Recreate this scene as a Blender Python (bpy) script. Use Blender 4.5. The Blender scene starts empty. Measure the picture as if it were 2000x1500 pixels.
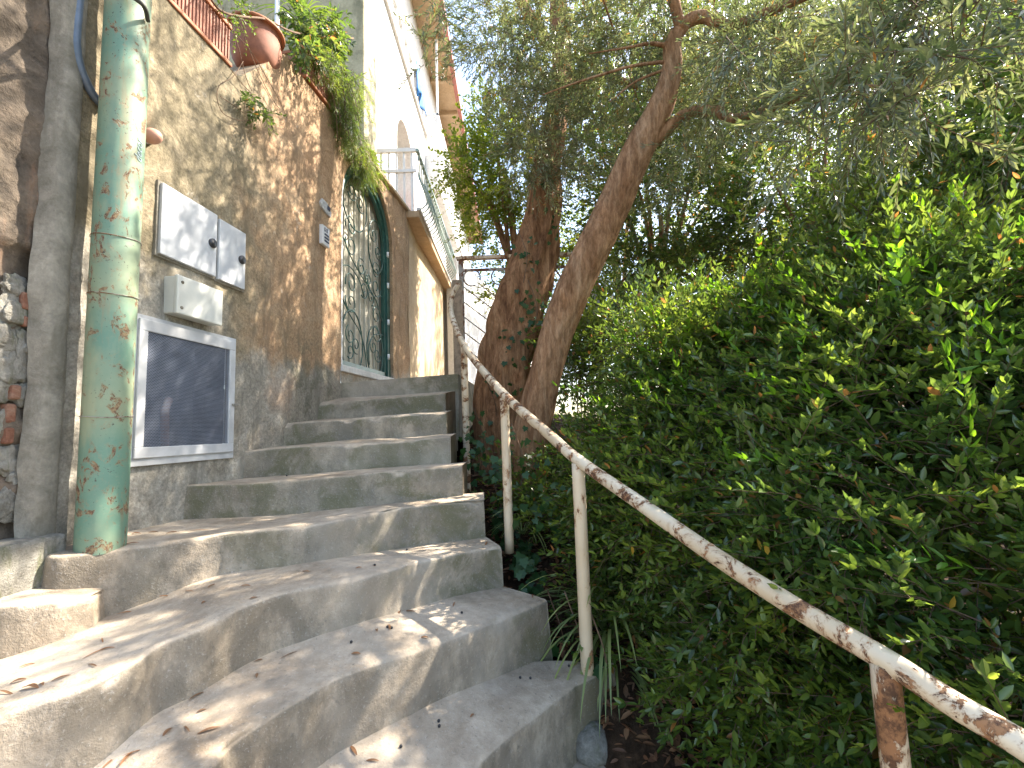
import bpy, bmesh, math, random
import numpy as np
from mathutils import Vector, Matrix, noise
random.seed(7); rng = np.random.default_rng(7)
R = math.radians
sc = bpy.context.scene
col = sc.collection
E = 1.5                                    # eye height above the lowest landing
# ------------------------------------------------------------------ camera
F = 890.0
PITCH, ROLL = R(5.65), R(2.05)
r0, f0 = Vector((1, 0, 0)), Vector((0, math.cos(PITCH), math.sin(PITCH)))
u0 = r0.cross(f0)
cr = r0*math.cos(ROLL) - u0*math.sin(ROLL)
cu = u0*math.cos(ROLL) + r0*math.sin(ROLL)
CAM = Vector((0, 0, E))
cam = bpy.data.objects.new('camera', bpy.data.cameras.new('camera'))
cam.data.sensor_width = 36; cam.data.lens = F/2000*36
cam.data.clip_start = .02; cam.data.clip_end = 500
m = Matrix((cr, cu, -f0)).transposed().to_4x4(); m.translation = CAM
cam.matrix_world = m
col.objects.link(cam); sc.camera = cam
# ------------------------------------------------------------------ light
SUN_AZ, SUN_EL = R(66), R(47)              # azimuth clockwise from +Y
sd = Vector((math.sin(SUN_AZ)*math.cos(SUN_EL), math.cos(SUN_AZ)*math.cos(SUN_EL), math.sin(SUN_EL)))
w = bpy.data.worlds.new('World'); sc.world = w; w.use_nodes = True
nt = w.node_tree; bg = nt.nodes['Background']
sky = nt.nodes.new('ShaderNodeTexSky'); sky.sky_type = 'NISHITA'; sky.sun_disc = False
sky.sun_elevation = SUN_EL; sky.sun_rotation = SUN_AZ; sky.air_density = 1.2; sky.dust_density = 2.2; sky.ozone_density = .6
nt.links.new(sky.outputs[0], bg.inputs[0]); bg.inputs[1].default_value = .15
sl = bpy.data.lights.new('sun', 'SUN'); sl.energy = 5.0; sl.angle = R(.5); sl.color = (1, .90, .77)
so = bpy.data.objects.new('sun', sl); so.rotation_euler = (-sd).to_track_quat('-Z', 'Y').to_euler(); so.location = (6, 6, 12)
col.objects.link(so)
vs = sc.view_settings; vs.view_transform = 'Standard'; vs.look = 'None'; vs.gamma = 1; vs.use_curve_mapping = False
vs.exposure = 2.0
sc.render.engine = 'CYCLES'
# ------------------------------------------------------------------ measuring helpers
def ray(px, py):
    return (f0*F + cr*(px-1000) - cu*(py-750)).normalized()
def at_z(px, py, z):                        # z relative to the eye
    d = ray(px, py); return CAM + d*(z/d.z)
def at_y(px, py, y):
    d = ray(px, py); return CAM + d*(y/d.y)
def at_pl(px, py, p, n):
    d = ray(px, py); n = Vector(n); return CAM + d*((Vector(p)-CAM).dot(n)/d.dot(n))
# near wall: plane x = WX + WK*y
WX, WK = -1.976, .123
WN = Vector((1, -WK, 0)).normalized(); WT = Vector((WK, 1, 0)).normalized()
def W(s, z, o=0.):                          # s = distance ahead, z rel. eye, o = offset out of the wall
    return Vector((WX+WK*s, s, E+z)) + WN*o
def wall_sz(px, py, o=0.):
    p = at_pl(px, py, W(2, 0, o), WN); q = p - WN*o
    return q.y, p.z-E
# ------------------------------------------------------------------ object helpers
def tag(o, label=None, cat=None, group=None, kind=None):
    if label: o['label'] = label
    if cat: o['category'] = cat
    if group: o['group'] = group
    if kind: o['kind'] = kind
    return o
def empty(name, loc=(0, 0, 0), label=None, cat=None, group=None):
    o = bpy.data.objects.new(name, None); o.empty_display_size = .1; o.location = loc; col.objects.link(o)
    return tag(o, label, cat, group)
def link(name, me, mat, parent=None, smooth=False):
    if mat is not None and not me.materials: me.materials.append(mat)
    if smooth: me.polygons.foreach_set('use_smooth', [True]*len(me.polygons))
    o = bpy.data.objects.new(name, me); col.objects.link(o)
    if parent is not None:
        o.parent = parent; o.matrix_parent_inverse = Matrix.Translation(-parent.location)
    return o
def npmesh(name, V, T):
    me = bpy.data.meshes.new(name); V = np.asarray(V, dtype=np.float32); T = np.asarray(T, dtype=np.int32)
    me.vertices.add(len(V)); me.vertices.foreach_set('co', V.ravel())
    k = T.shape[1]; me.loops.add(T.size); me.loops.foreach_set('vertex_index', T.ravel())
    me.polygons.add(len(T)); me.polygons.foreach_set('loop_start', np.arange(0, T.size, k, dtype=np.int32))
    me.update(calc_edges=True); me.validate(); return me
class G:
    def __init__(s): s.v = []; s.f = []; s.uv = []
    def quadbox(s, c):                      # 8 corners: bottom 4 ccw, top 4 ccw
        b = len(s.v); s.v += [Vector(p) for p in c]
        s.f += [[b+i for i in q] for q in ((3, 2, 1, 0), (4, 5, 6, 7), (0, 1, 5, 4), (1, 2, 6, 5), (2, 3, 7, 6), (3, 0, 4, 7))]
        return s
    def box(s, a, b):
        x0, y0, z0 = a; x1, y1, z1 = b
        return s.quadbox([(x0, y0, z0), (x1, y0, z0), (x1, y1, z0), (x0, y1, z0), (x0, y0, z1), (x1, y0, z1), (x1, y1, z1), (x0, y1, z1)])
    def wbox(s, s0, s1, z0, z1, o0, o1):    # box on the near wall
        return s.quadbox([W(s0, z0, o1), W(s1, z0, o1), W(s1, z0, o0), W(s0, z0, o0), W(s0, z1, o1), W(s1, z1, o1), W(s1, z1, o0), W(s0, z1, o0)])
    def tube(s, path, rad, n=8, cap=True, wob=0., wf=2., seed=0):
        path = [Vector(p) for p in path]
        if not hasattr(rad, '__len__'): rad = [rad]*len(path)
        b = len(s.v); up = None; L = 0
        for i, p in enumerate(path):
            t = (path[min(i+1, len(path)-1)] - path[max(i-1, 0)])
            t = t.normalized() if t.length > 1e-9 else Vector((0, 0, 1))
            if up is None:
                up = Vector((1, 0, 0)) if abs(t.x) < .8 else Vector((0, 1, 0))
            up = (up - t*up.dot(t)).normalized(); sdv = t.cross(up)
            if i: L += (p-path[i-1]).length
            for k in range(n):
                a = 2*math.pi*k/n; dv = up*math.cos(a) + sdv*math.sin(a); r = rad[i]
                if wob:
                    r *= 1 + wob*noise.noise(Vector((math.cos(a)*wf, math.sin(a)*wf, L*1.3+seed))) + wob*.5*noise.noise(Vector((math.cos(a)*wf*2.5, math.sin(a)*wf*2.5, L*4+seed)))
                s.v.append(p + dv*r)
        for i in range(len(path)-1):
            for k in range(n):
                a0 = b+i*n+k; a1 = b+i*n+(k+1) % n; s.f.append([a0, a1, a1+n, a0+n])
        if cap:
            s.f.append([b+k for k in range(n)][::-1]); s.f.append([b+(len(path)-1)*n+k for k in range(n)])
        return s
    def sphere(s, c, r, n=12, m=8, sq=(1, 1, 1)):
        b = len(s.v); c = Vector(c)
        for j in range(m+1):
            th = math.pi*j/m
            for k in range(n):
                a = 2*math.pi*k/n
                s.v.append(c+Vector((r*sq[0]*math.sin(th)*math.cos(a), r*sq[1]*math.sin(th)*math.sin(a), r*sq[2]*math.cos(th))))
        for j in range(m):
            for k in range(n):
                s.f.append([b+j*n+k, b+(j+1)*n+k, b+(j+1)*n+(k+1) % n, b+j*n+(k+1) % n])
        return s
    def build(s, name, mat, parent=None, smooth=False, bevel=0.):
        me = bpy.data.meshes.new(name); me.from_pydata([tuple(v) for v in s.v], [], s.f); me.validate()
        bm = bmesh.new(); bm.from_mesh(me); bmesh.ops.recalc_face_normals(bm, faces=bm.faces); bm.to_mesh(me); bm.free()
        o = link(name, me, mat, parent, smooth)
        if bevel:
            md = o.modifiers.new('bevel', 'BEVEL'); md.width = bevel; md.segments = 2; md.limit_method = 'ANGLE'
        return o
def smooth_path(pts, n):
    pts = [Vector(p) for p in pts]; out = []
    P = [2*pts[0]-pts[1]] + pts + [2*pts[-1]-pts[-2]]
    for i in range(len(pts)-1):
        a, b, c, d = P[i:i+4]
        for k in range(n):
            t = k/n; out.append(.5*((2*b) + (c-a)*t + (2*a-5*b+4*c-d)*t*t + (3*b-a-3*c+d)*t**3))
    out.append(pts[-1]); return out
def lerp_list(vals, n): return list(np.interp(np.linspace(0, 1, n), np.linspace(0, 1, len(vals)), vals))
# ------------------------------------------------------------------ materials
class Mt:
    def __init__(s, name):
        s.m = bpy.data.materials.new(name); s.m.use_nodes = True; s.t = s.m.node_tree; s.N = s.t.nodes; s.N.clear()
        s.out = s.N.new('ShaderNodeOutputMaterial'); s.geo = s.N.new('ShaderNodeNewGeometry')
        s.pos = s.geo.outputs['Position']
    def l(s, a, b): s.t.links.new(a, b)
    def set(s, inp, v):
        if isinstance(v, bpy.types.NodeSocket): s.l(v, inp)
        elif isinstance(v, (tuple, list)) and len(v) == 3 and inp.type == 'RGBA': inp.default_value = (*v, 1)
        else: inp.default_value = v
    def vec(s, scale, v=None):
        n = s.N.new('ShaderNodeMapping'); s.l(v or s.pos, n.inputs[0]); n.inputs['Scale'].default_value = scale; return n.outputs[0]
    def noise(s, scale, detail=4, rough=.55, v=None, dist=0.):
        n = s.N.new('ShaderNodeTexNoise'); s.l(v or s.pos, n.inputs['Vector']); n.inputs['Scale'].default_value = scale
        n.inputs['Detail'].default_value = detail; n.inputs['Roughness'].default_value = rough; n.inputs['Distortion'].default_value = dist
        return n.outputs['Fac']
    def vor(s, scale, v=None, feature='F1'):
        n = s.N.new('ShaderNodeTexVoronoi'); n.feature = feature; s.l(v or s.pos, n.inputs['Vector']); n.inputs['Scale'].default_value = scale
        return n.outputs['Distance']
    def ramp(s, fac, *st):
        n = s.N.new('ShaderNodeValToRGB'); s.l(fac, n.inputs[0]); e = n.color_ramp.elements
        while len(e) < len(st): e.new(.5)
        for i, (p, c) in enumerate(st):
            e[i].position = p; e[i].color = (*c, 1) if isinstance(c, (tuple, list)) else (c, c, c, 1)
        return n.outputs[0]
    def mix(s, f, a, b, mode='MIX'):
        n = s.N.new('ShaderNodeMix'); n.data_type = 'RGBA'; n.blend_type = mode
        s.set(n.inputs['Factor'], f); s.set(n.inputs[6], a); s.set(n.inputs[7], b); return n.outputs[2]
    def math(s, op, a, b=0., c=None):
        n = s.N.new('ShaderNodeMath'); n.operation = op; s.set(n.inputs[0], a); s.set(n.inputs[1], b)
        if c is not None: s.set(n.inputs[2], c)
        return n.outputs[0]
    def sep(s, v=None):
        n = s.N.new('ShaderNodeSeparateXYZ'); s.l(v or s.pos, n.inputs[0]); return n.outputs
    def rng(s, v, a, b):                    # smooth 0..1 between a and b
        n = s.N.new('ShaderNodeMapRange'); n.interpolation_type = 'SMOOTHSTEP'; s.set(n.inputs[0], v)
        n.inputs[1].default_value = a; n.inputs[2].default_value = b; return n.outputs[0]
    def bump(s, h, st=.4, d=.01, nrm=None):
        n = s.N.new('ShaderNodeBump'); s.l(h, n.inputs['Height']); n.inputs['Strength'].default_value = st; n.inputs['Distance'].default_value = d
        if nrm is not None: s.l(nrm, n.inputs['Normal'])
        return n.outputs[0]
    def pr(s, color, rough=.8, nrm=None, metal=0., spec=.5):
        n = s.N.new('ShaderNodeBsdfPrincipled'); s.set(n.inputs['Base Color'], color); s.set(n.inputs['Roughness'], rough)
        s.set(n.inputs['Metallic'], metal); n.inputs['Specular IOR Level'].default_value = spec
        if nrm is not None: s.l(nrm, n.inputs['Normal'])
        return n.outputs[0]
    def done(s, sh): s.l(sh, s.out.inputs[0]); return s.m
def box_mask(M, c, a, b, soft):             # 1 between a and b along a coordinate
    return M.math('MULTIPLY', M.rng(c, a-soft, a+soft), M.math('SUBTRACT', 1., M.rng(c, b-soft, b+soft)))
MAT = {}
def wall_mat():
    M = Mt('old_plaster'); x, y, z = M.sep()
    big = M.noise(1.3, 6, .65); mid = M.noise(5, 7, .7, dist=.6); fine = M.noise(55, 6, .75); streak = M.noise(3.2, 5, .65, M.vec((3, 3, .55)))
    yy = M.math('ADD', y, M.math('MULTIPLY', M.math('SUBTRACT', M.noise(1.8, 6, .65), .5), 1.5))
    ochre = M.ramp(mid, (.3, (.33, .21, .12)), (.5, (.45, .30, .18)), (.7, (.54, .39, .25)))
    olive = M.ramp(mid, (.25, (.14, .12, .075)), (.5, (.28, .235, .155)), (.75, (.42, .355, .25)))
    grey = M.ramp(mid, (.3, (.23, .21, .175)), (.5, (.37, .345, .295)), (.75, (.55, .52, .46)))
    c = M.mix(M.rng(yy, 2.55, 3.15), olive, ochre)
    # cement repair round the meters and towards the steps
    zz = M.math('ADD', z, M.math('MULTIPLY', M.math('SUBTRACT', M.noise(3.0, 6, .65), .5), .7))
    low = M.math('SUBTRACT', 1., M.rng(M.math('SUBTRACT', zz, M.math('MULTIPLY', y, .10)), E+.10, E+.26))
    near = M.math('MULTIPLY', M.math('SUBTRACT', 1., M.rng(y, 2.45, 2.75)), M.math('SUBTRACT', 1., M.rng(zz, E+.72, E+.95)))
    c = M.mix(M.math('MAXIMUM', M.math('MULTIPLY', low, .85), near), c, grey)
    # mould
    mask = M.math('MULTIPLY', M.rng(streak, .5, .66), M.rng(fine, .32, .62))
    c = M.mix(M.math('MULTIPLY', mask, .62), c, (.085, .08, .06))
    mould2 = M.math('MULTIPLY', box_mask(M, yy, 3.2, 3.75, .2), M.math('SUBTRACT', 1., M.rng(zz, E+.45, E+1.15)))
    c = M.mix(M.math('MULTIPLY', M.math('MULTIPLY', mould2, M.rng(mid, .38, .6)), .75), c, (.1, .095, .06))
    # pale scuffs and orange blooms, joints, fine speckle
    c = M.mix(M.math('MULTIPLY', M.rng(M.noise(8, 6, .7, dist=.3), .62, .7), .45), c, (.55, .5, .42))
    c = M.mix(M.math('MULTIPLY', M.rng(big, .55, .68), .35), c, (.42, .25, .15))
    c = M.mix(M.rng(fine, .2, .85), M.mix(1., c, (.5, .5, .5), 'MULTIPLY'), M.mix(1., c, (1.35, 1.35, 1.33), 'MULTIPLY'))
    nb = M.bump(fine, .55, .012, M.bump(mid, .6, .03))
    return M.done(M.pr(c, .92, nb, spec=.2))
MAT['wall'] = wall_mat()
def simple_plaster(name, a, b, c3, sc_=6., bumpy=.4, stain=None, st=.3):
    M = Mt(name); n1 = M.noise(sc_, 7, .7, dist=.4); n2 = M.noise(sc_*9, 5, .7)
    c = M.ramp(n1, (.3, a), (.5, b), (.72, c3))
    c = M.mix(M.rng(n2, .2, .9), M.mix(1., c, (.72, .72, .72), 'MULTIPLY'), c)
    if stain: c = M.mix(M.math('MULTIPLY', M.rng(M.noise(sc_*.5, 6, .7, M.vec((2, 2, .5))), .52, .66), st), c, stain)
    return M.done(M.pr(c, .9, M.bump(n2, bumpy, .01, M.bump(n1, bumpy, .02)), spec=.2))
MAT['beige'] = simple_plaster('beige_plaster', (.46, .34, .21), (.55, .42, .27), (.62, .5, .34), 3, .2)
MAT['cream'] = simple_plaster('yellowed_plaster', (.3, .27, .17), (.5, .44, .28), (.6, .53, .36), 4, .3, (.12, .12, .07), .5)
MAT['white'] = simple_plaster('white_plaster', (.68, .66, .63), (.78, .76, .73), (.83, .81, .78), 2.5, .15, (.3, .29, .26), .25)
MAT['soffit'] = simple_plaster('soffit_paint', (.5, .35, .2), (.56, .4, .25), (.6, .45, .3), 2, .1)
MAT['band'] = simple_plaster('corner_cement', (.17, .155, .12), (.29, .265, .215), (.46, .42, .34), 7, .5, (.13, .12, .09), .5)
MAT['rubble'] = simple_plaster('rubble_mortar', (.06, .05, .04), (.15, .12, .09), (.26, .2, .15), 6, .9, (.35, .2, .12), .35)
MAT['stone'] = simple_plaster('pale_stone', (.2, .185, .15), (.36, .34, .29), (.5, .48, .42), 16, .9, (.15, .16, .08), .7)
MAT['brick'] = simple_plaster('red_brick', (.17, .08, .05), (.27, .125, .08), (.36, .25, .18), 14, .6)
def concrete(name='step_concrete'):
    M = Mt(name); n1 = M.noise(2.6, 7, .68, dist=.4); n2 = M.noise(16, 6, .72); n3 = M.noise(110, 4, .7); gr = M.sep(M.geo.outputs['Normal'])
    c = M.ramp(n1, (.3, (.31, .245, .175)), (.5, (.47, .39, .295)), (.7, (.6, .51, .4)))
    c = M.mix(M.rng(n2, .3, .75), M.mix(1., c, (.7, .69, .67), 'MULTIPLY'), c)
    # vertical faces carry grime and moss
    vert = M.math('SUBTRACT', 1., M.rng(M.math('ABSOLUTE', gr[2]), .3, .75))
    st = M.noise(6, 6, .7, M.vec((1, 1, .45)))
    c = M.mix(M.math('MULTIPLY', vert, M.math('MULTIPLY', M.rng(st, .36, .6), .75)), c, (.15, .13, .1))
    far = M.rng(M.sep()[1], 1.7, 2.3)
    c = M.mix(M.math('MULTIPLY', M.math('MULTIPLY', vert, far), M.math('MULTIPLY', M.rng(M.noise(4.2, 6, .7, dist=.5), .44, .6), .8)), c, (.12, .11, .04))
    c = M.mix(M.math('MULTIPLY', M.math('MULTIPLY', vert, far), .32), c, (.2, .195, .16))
    spk = M.rng(M.noise(70, 3, .6), .62, .7)
    c = M.mix(M.math('MULTIPLY', spk, .5), c, (.13, .12, .1))
    c = M.mix(M.math('MULTIPLY', M.rng(n3, .56, .72), .35), c, (.6, .58, .54))
    c = M.mix(M.math('MULTIPLY', M.rng(M.noise(.9, 5, .6), .5, .62), .35), c, (.5, .44, .36))
    c = M.mix(M.math('MULTIPLY', M.rng(M.noise(7, 8, .8, dist=1.), .6, .66), .4), c, (.19, .17, .14))
    return M.done(M.pr(c, .9, M.bump(n3, .45, .006, M.bump(n2, .7, .012)), spec=.25))
MAT['concrete'] = concrete()
def paint(name, base, base2, rust, rust2, thr=.56, sc_=9, stretch=(1, 1, 1), rough=.45, streak=0., speck=0.):
    M = Mt(name); n1 = M.noise(sc_, 7, .72, M.vec(stretch), .5); n2 = M.noise(sc_*4, 5, .7); n3 = M.noise(2.5, 4, .6)
    c = M.mix(M.rng(n3, .35, .65), base, base2); c = M.mix(M.math('MULTIPLY', M.rng(n2, .5, .8), .3), c, M.mix(.5, base2, (.4, .35, .28)))
    mask = M.rng(n1, thr, thr+.02)
    halo = M.rng(n1, thr-.06, thr+.01)
    c = M.mix(M.math('MULTIPLY', halo, .45), c, rust2)
    if streak: c = M.mix(M.math('MULTIPLY', M.rng(M.noise(14, 5, .7, M.vec((1, 1, .12))), .56, .7), streak), c, rust2)
    c = M.mix(mask, c, M.mix(M.rng(n2, .4, .6), rust, rust2))
    if speck:
        sp = M.math('MULTIPLY', M.rng(M.noise(95, 3, .6), .64, .68), M.rng(M.noise(6, 3, .6), .42, .56))
        c = M.mix(M.math('MULTIPLY', sp, speck), c, (.05, .04, .03))
        c = M.mix(M.math('MULTIPLY', M.rng(M.noise(4, 5, .7, M.vec((1, 1, .3))), .5, .68), .5), c, (.36, .36, .22))
    rg = M.mix(mask, (rough,)*3, (.9,)*3)
    h = M.math('SUBTRACT', M.math('MULTIPLY', n2, .2), mask)
    return M.done(M.pr(c, rg, M.bump(h, .6, .003), spec=.45))
MAT['rail'] = paint('flaking_white_paint', (.56, .44, .29), (.68, .58, .43), (.075, .034, .02), (.33, .17, .08), .535, 13, (1, 1, 1), .4, .45)
MAT['post'] = paint('cream_paint', (.6, .47, .31), (.68, .56, .4), (.12, .05, .025), (.42, .24, .12), .575, 10, (1, 1, .5), .5, .5)
MAT['rustypost'] = paint('rusty_cream_paint', (.6, .46, .3), (.66, .55, .4), (.1, .045, .02), (.28, .13, .055), .5, 10, (1, 1, .35), .6, .8)
MAT['pipe'] = paint('green_pipe_paint', (.125, .235, .17), (.235, .29, .185), (.12, .055, .035), (.27, .2, .11), .58, 20, (1, 1, .7), .55, .6, .9)
MAT['gatepaint'] = paint('gate_rust', (.28, .26, .23), (.35, .32, .28), (.13, .05, .025), (.2, .09, .05), .52, 12)
def plain(name, c, rough=.6, metal=0., var=.18, sc_=20, spec=.5):
    M = Mt(name); n = M.noise(sc_, 5, .65)
    cc = M.mix(M.rng(n, .3, .7), tuple(v*(1-var) for v in c), tuple(min(1, v*(1+var*.6)) for v in c))
    return M.done(M.pr(cc, rough, M.bump(n, .12, .004), metal, spec))
MAT['box'] = plain('grey_door_paint', (.5, .52, .54), .4, 0, .12, 5)
MAT['boxw'] = plain('cream_plastic', (.6, .61, .56), .4, 0, .1, 6)
MAT['ventframe'] = plain('vent_frame', (.55, .56, .57), .45, .1, .15, 7)
MAT['perf'] = plain('perforated_steel', (.21, .24, .31), .4, .3, .2, 5)
MAT['dark'] = plain('dark_void', (.02, .022, .028), .9)
MAT['black'] = plain('black_plastic', (.025, .025, .028), .4)
MAT['steel'] = plain('steel', (.5, .48, .44), .4, .8)
MAT['conduit'] = plain('blue_grey_conduit', (.11, .15, .21), .45)
MAT['cable'] = plain('old_cable', (.05, .05, .04), .7)
MAT['terra'] = plain('terracotta', (.31, .13, .08), .75, 0, .3, 9)
MAT['terra2'] = plain('terracotta_rim', (.38, .14, .06), .7, 0, .25, 9)
MAT['clay'] = plain('clay_cap', (.62, .33, .24), .5, 0, .1, 8)
MAT['green'] = plain('dark_green_enamel', (.022, .085, .07), .35, 0, .3, 12)
MAT['doorpanel'] = plain('door_panel', (.5, .47, .38), .6, 0, .12, 3)
MAT['doorrib'] = plain('door_rib', (.5, .48, .4), .5, 0, .1, 3)
MAT['whitepaint'] = plain('white_paint', (.75, .75, .74), .5, 0, .08, 5)
MAT['shutter'] = plain('shutter_paint', (.36, .12, .07), .55, 0, .15, 5)
MAT['blue'] = plain('blue_cloth', (.05, .2, .5), .8, 0, .5, 12)
MAT['redtrim'] = plain('red_gutter', (.36, .12, .09), .5, 0, .2, 4)
MAT['balgrey'] = plain('grey_green_iron', (.22, .3, .27), .5, 0, .2, 8)
MAT['bal_w'] = plain('white_iron', (.7, .7, .68), .5, 0, .1, 8)
MAT['ink'] = plain('sign_ink', (.02, .03, .07), .5)
MAT['tile'] = plain('ceramic_plate', (.5, .5, .5), .25, 0, .3, 40)
MAT['wood'] = plain('weathered_wood', (.3, .23, .16), .85, 0, .35, 20)
MAT['letters'] = plain('embossed_letters', (.34, .42, .44), .4)
def bark(name, a, b, c3, sc_=1.):
    M = Mt(name); v = M.vec((1, 1, .22)); n1 = M.noise(9*sc_, 7, .75, v, .8); n2 = M.noise(34*sc_, 6, .75, v); n3 = M.noise(2.2, 4, .6)
    c = M.ramp(n1, (.32, a), (.5, b), (.68, c3)); c = M.mix(M.rng(n2, .35, .65), M.mix(1., c, (.5, .47, .44), 'MULTIPLY'), c)
    c = M.mix(M.math('MULTIPLY', M.rng(n3, .5, .7), .4), c, M.mix(1., c, (1.3, 1.1, .9), 'MULTIPLY'))
    return M.done(M.pr(c, .95, M.bump(n2, .9, .02, M.bump(n1, 1., .05)), spec=.15))
MAT['bark'] = bark('olive_bark', (.3, .15, .075), (.52, .30, .165), (.64, .42, .26))
MAT['bark2'] = bark('big_bark', (.18, .085, .045), (.42, .225, .115), (.56, .34, .19))
MAT['twig'] = plain('twig_bark', (.16, .1, .06), .9, 0, .3, 30)
MAT['stem'] = plain('green_stem', (.13, .15, .05), .8, 0, .3, 30)
def leaf(name, cols, trans, rough=.35, tmix=.4, spec=.5, under=(1.25, 1.2, 1.15), brown=0.):
    M = Mt(name); rnd = M.geo.outputs['Random Per Island']
    c = M.ramp(rnd, *[(i/(len(cols)-1), k) for i, k in enumerate(cols)])
    if brown: c = M.mix(M.math('GREATER_THAN', M.math('FRACT', M.math('MULTIPLY', rnd, 37.7)), 1-brown), c, (.26, .13, .045))
    c = M.mix(M.geo.outputs['Backfacing'], c, M.mix(1., c, under, 'MULTIPLY'))
    big = M.noise(2.2, 3, .5)
    c = M.mix(M.rng(big, .35, .65), M.mix(1., c, (.72, .78, .8), 'MULTIPLY'), M.mix(1., c, (1.2, 1.12, .95), 'MULTIPLY'))
    p = M.pr(c, rough, None, spec=spec)
    t = M.N.new('ShaderNodeBsdfTranslucent'); M.set(t.inputs[0], M.mix(1., c, trans, 'MULTIPLY'))
    mx = M.N.new('ShaderNodeMixShader'); mx.inputs[0].default_value = tmix; M.l(p, mx.inputs[1]); M.l(t.outputs[0], mx.inputs[2])
    return M.done(mx.outputs[0])
MAT['privet'] = leaf('privet_leaf', [(.042, .08, .024), (.068, .122, .03), (.09, .155, .03), (.14, .21, .036), (.062, .105, .028)], (2.4, 2.2, 1.2), .27, .38, .8, (1.25, 1.2, 1.4), .018)
MAT['privet_new'] = leaf('young_privet_leaf', [(.08, .19, .02), (.12, .25, .025), (.16, .3, .03)], (1.9, 1.8, .8), .35, .5)
MAT['olive'] = leaf('olive_leaf', [(.075, .1, .048), (.105, .13, .062), (.14, .16, .085), (.2, .21, .13)], (1.5, 1.6, .9), .3, .3, .8, (1.55, 1.5, 1.8), .02)
MAT['broad'] = leaf('yellow_green_leaf', [(.07, .115, .02), (.11, .155, .028), (.16, .19, .035)], (1.8, 1.8, .7), .4, .5)
MAT['darkleaf'] = leaf('dark_leaf', [(.035, .065, .02), (.055, .1, .028), (.08, .125, .035), (.1, .13, .045)], (2.4, 2.2, 1.), .35, .42, .6, (1.3, 1.3, 1.5), .03)
MAT['ivy'] = leaf('ivy_leaf', [(.018, .055, .018), (.03, .08, .022), (.045, .105, .026)], (1.8, 1.8, 1.), .4, .25, .35, (1.1, 1.1, 1.))
MAT['spider'] = leaf('strappy_leaf', [(.1, .16, .045), (.16, .22, .08), (.3, .34, .18)], (1.8, 1.7, 1.), .4, .35)
MAT['dryleaf'] = leaf('dry_leaf', [(.12, .05, .025), (.22, .1, .05), (.3, .16, .08), (.16, .09, .06)], (1.4, 1.1, .8), .6, .2)
MAT['grassy'] = leaf('grassy_leaf', [(.09, .14, .03), (.13, .19, .045), (.18, .22, .06)], (1.7, 1.8, .8), .5, .4)
MAT['yellowleaf'] = leaf('yellow_leaf', [(.5, .32, .03), (.45, .26, .03)], (1.3, 1.1, .5), .5, .4)
def soil():
    M = Mt('leaf_litter_soil'); n = M.noise(14, 7, .75); n2 = M.noise(60, 4, .7)
    c = M.ramp(n, (.3, (.02, .014, .01)), (.5, (.06, .038, .024)), (.7, (.13, .08, .05)))
    return M.done(M.pr(c, .95, M.bump(n2, .8, .02, M.bump(n, 1., .05)), spec=.1))
MAT['soil'] = soil()

# ------------------------------------------------------------------ terrain
def rail_ground(y):
    return float(np.interp(y, [-4, 0, 1.2, 2.05, 2.75, 3.6, 4.6, 6, 12, 60], [-1.9, -1.75, -1.62, -1.2, -.8, -.5, .0, .35, .4, 1.0]))
def rail_x(y): return float(np.interp(y, [-4, .7, 1.2, 2.05, 2.75, 3.6, 5, 60], [3., 1.28, .98, .3, -.05, -.38, -.5, -.5]))
def ground_z(x, y):
    g = rail_ground(y); dx = x - rail_x(y)
    if dx < 0: z = g - .45*min(1, -dx*6)
    else: z = g - .16*min(dx, 6) + .1*max(0, dx-8)*.3
    z += .05*noise.noise(Vector((x*1.7, y*1.7, 0)))
    if y < .9 and x < 1.6: z = min(z, -1.75)
    return E+z
xs = np.concatenate([np.linspace(-80, -4, 12), np.linspace(-3.5, 6, 70), np.linspace(7, 120, 14)])
ys = np.concatenate([np.linspace(-40, -1, 8), np.linspace(-.5, 9, 70), np.linspace(10, 200, 16)])
V = [(x, y, ground_z(x, y)) for y in ys for x in xs]; nx = len(xs)
T = [(j*nx+i, j*nx+i+1, (j+1)*nx+i+1, (j+1)*nx+i) for j in range(len(ys)-1) for i in range(nx-1)]
tag(link('ground', npmesh('ground', V, T), MAT['soil'], None, True), kind='structure')

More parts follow.
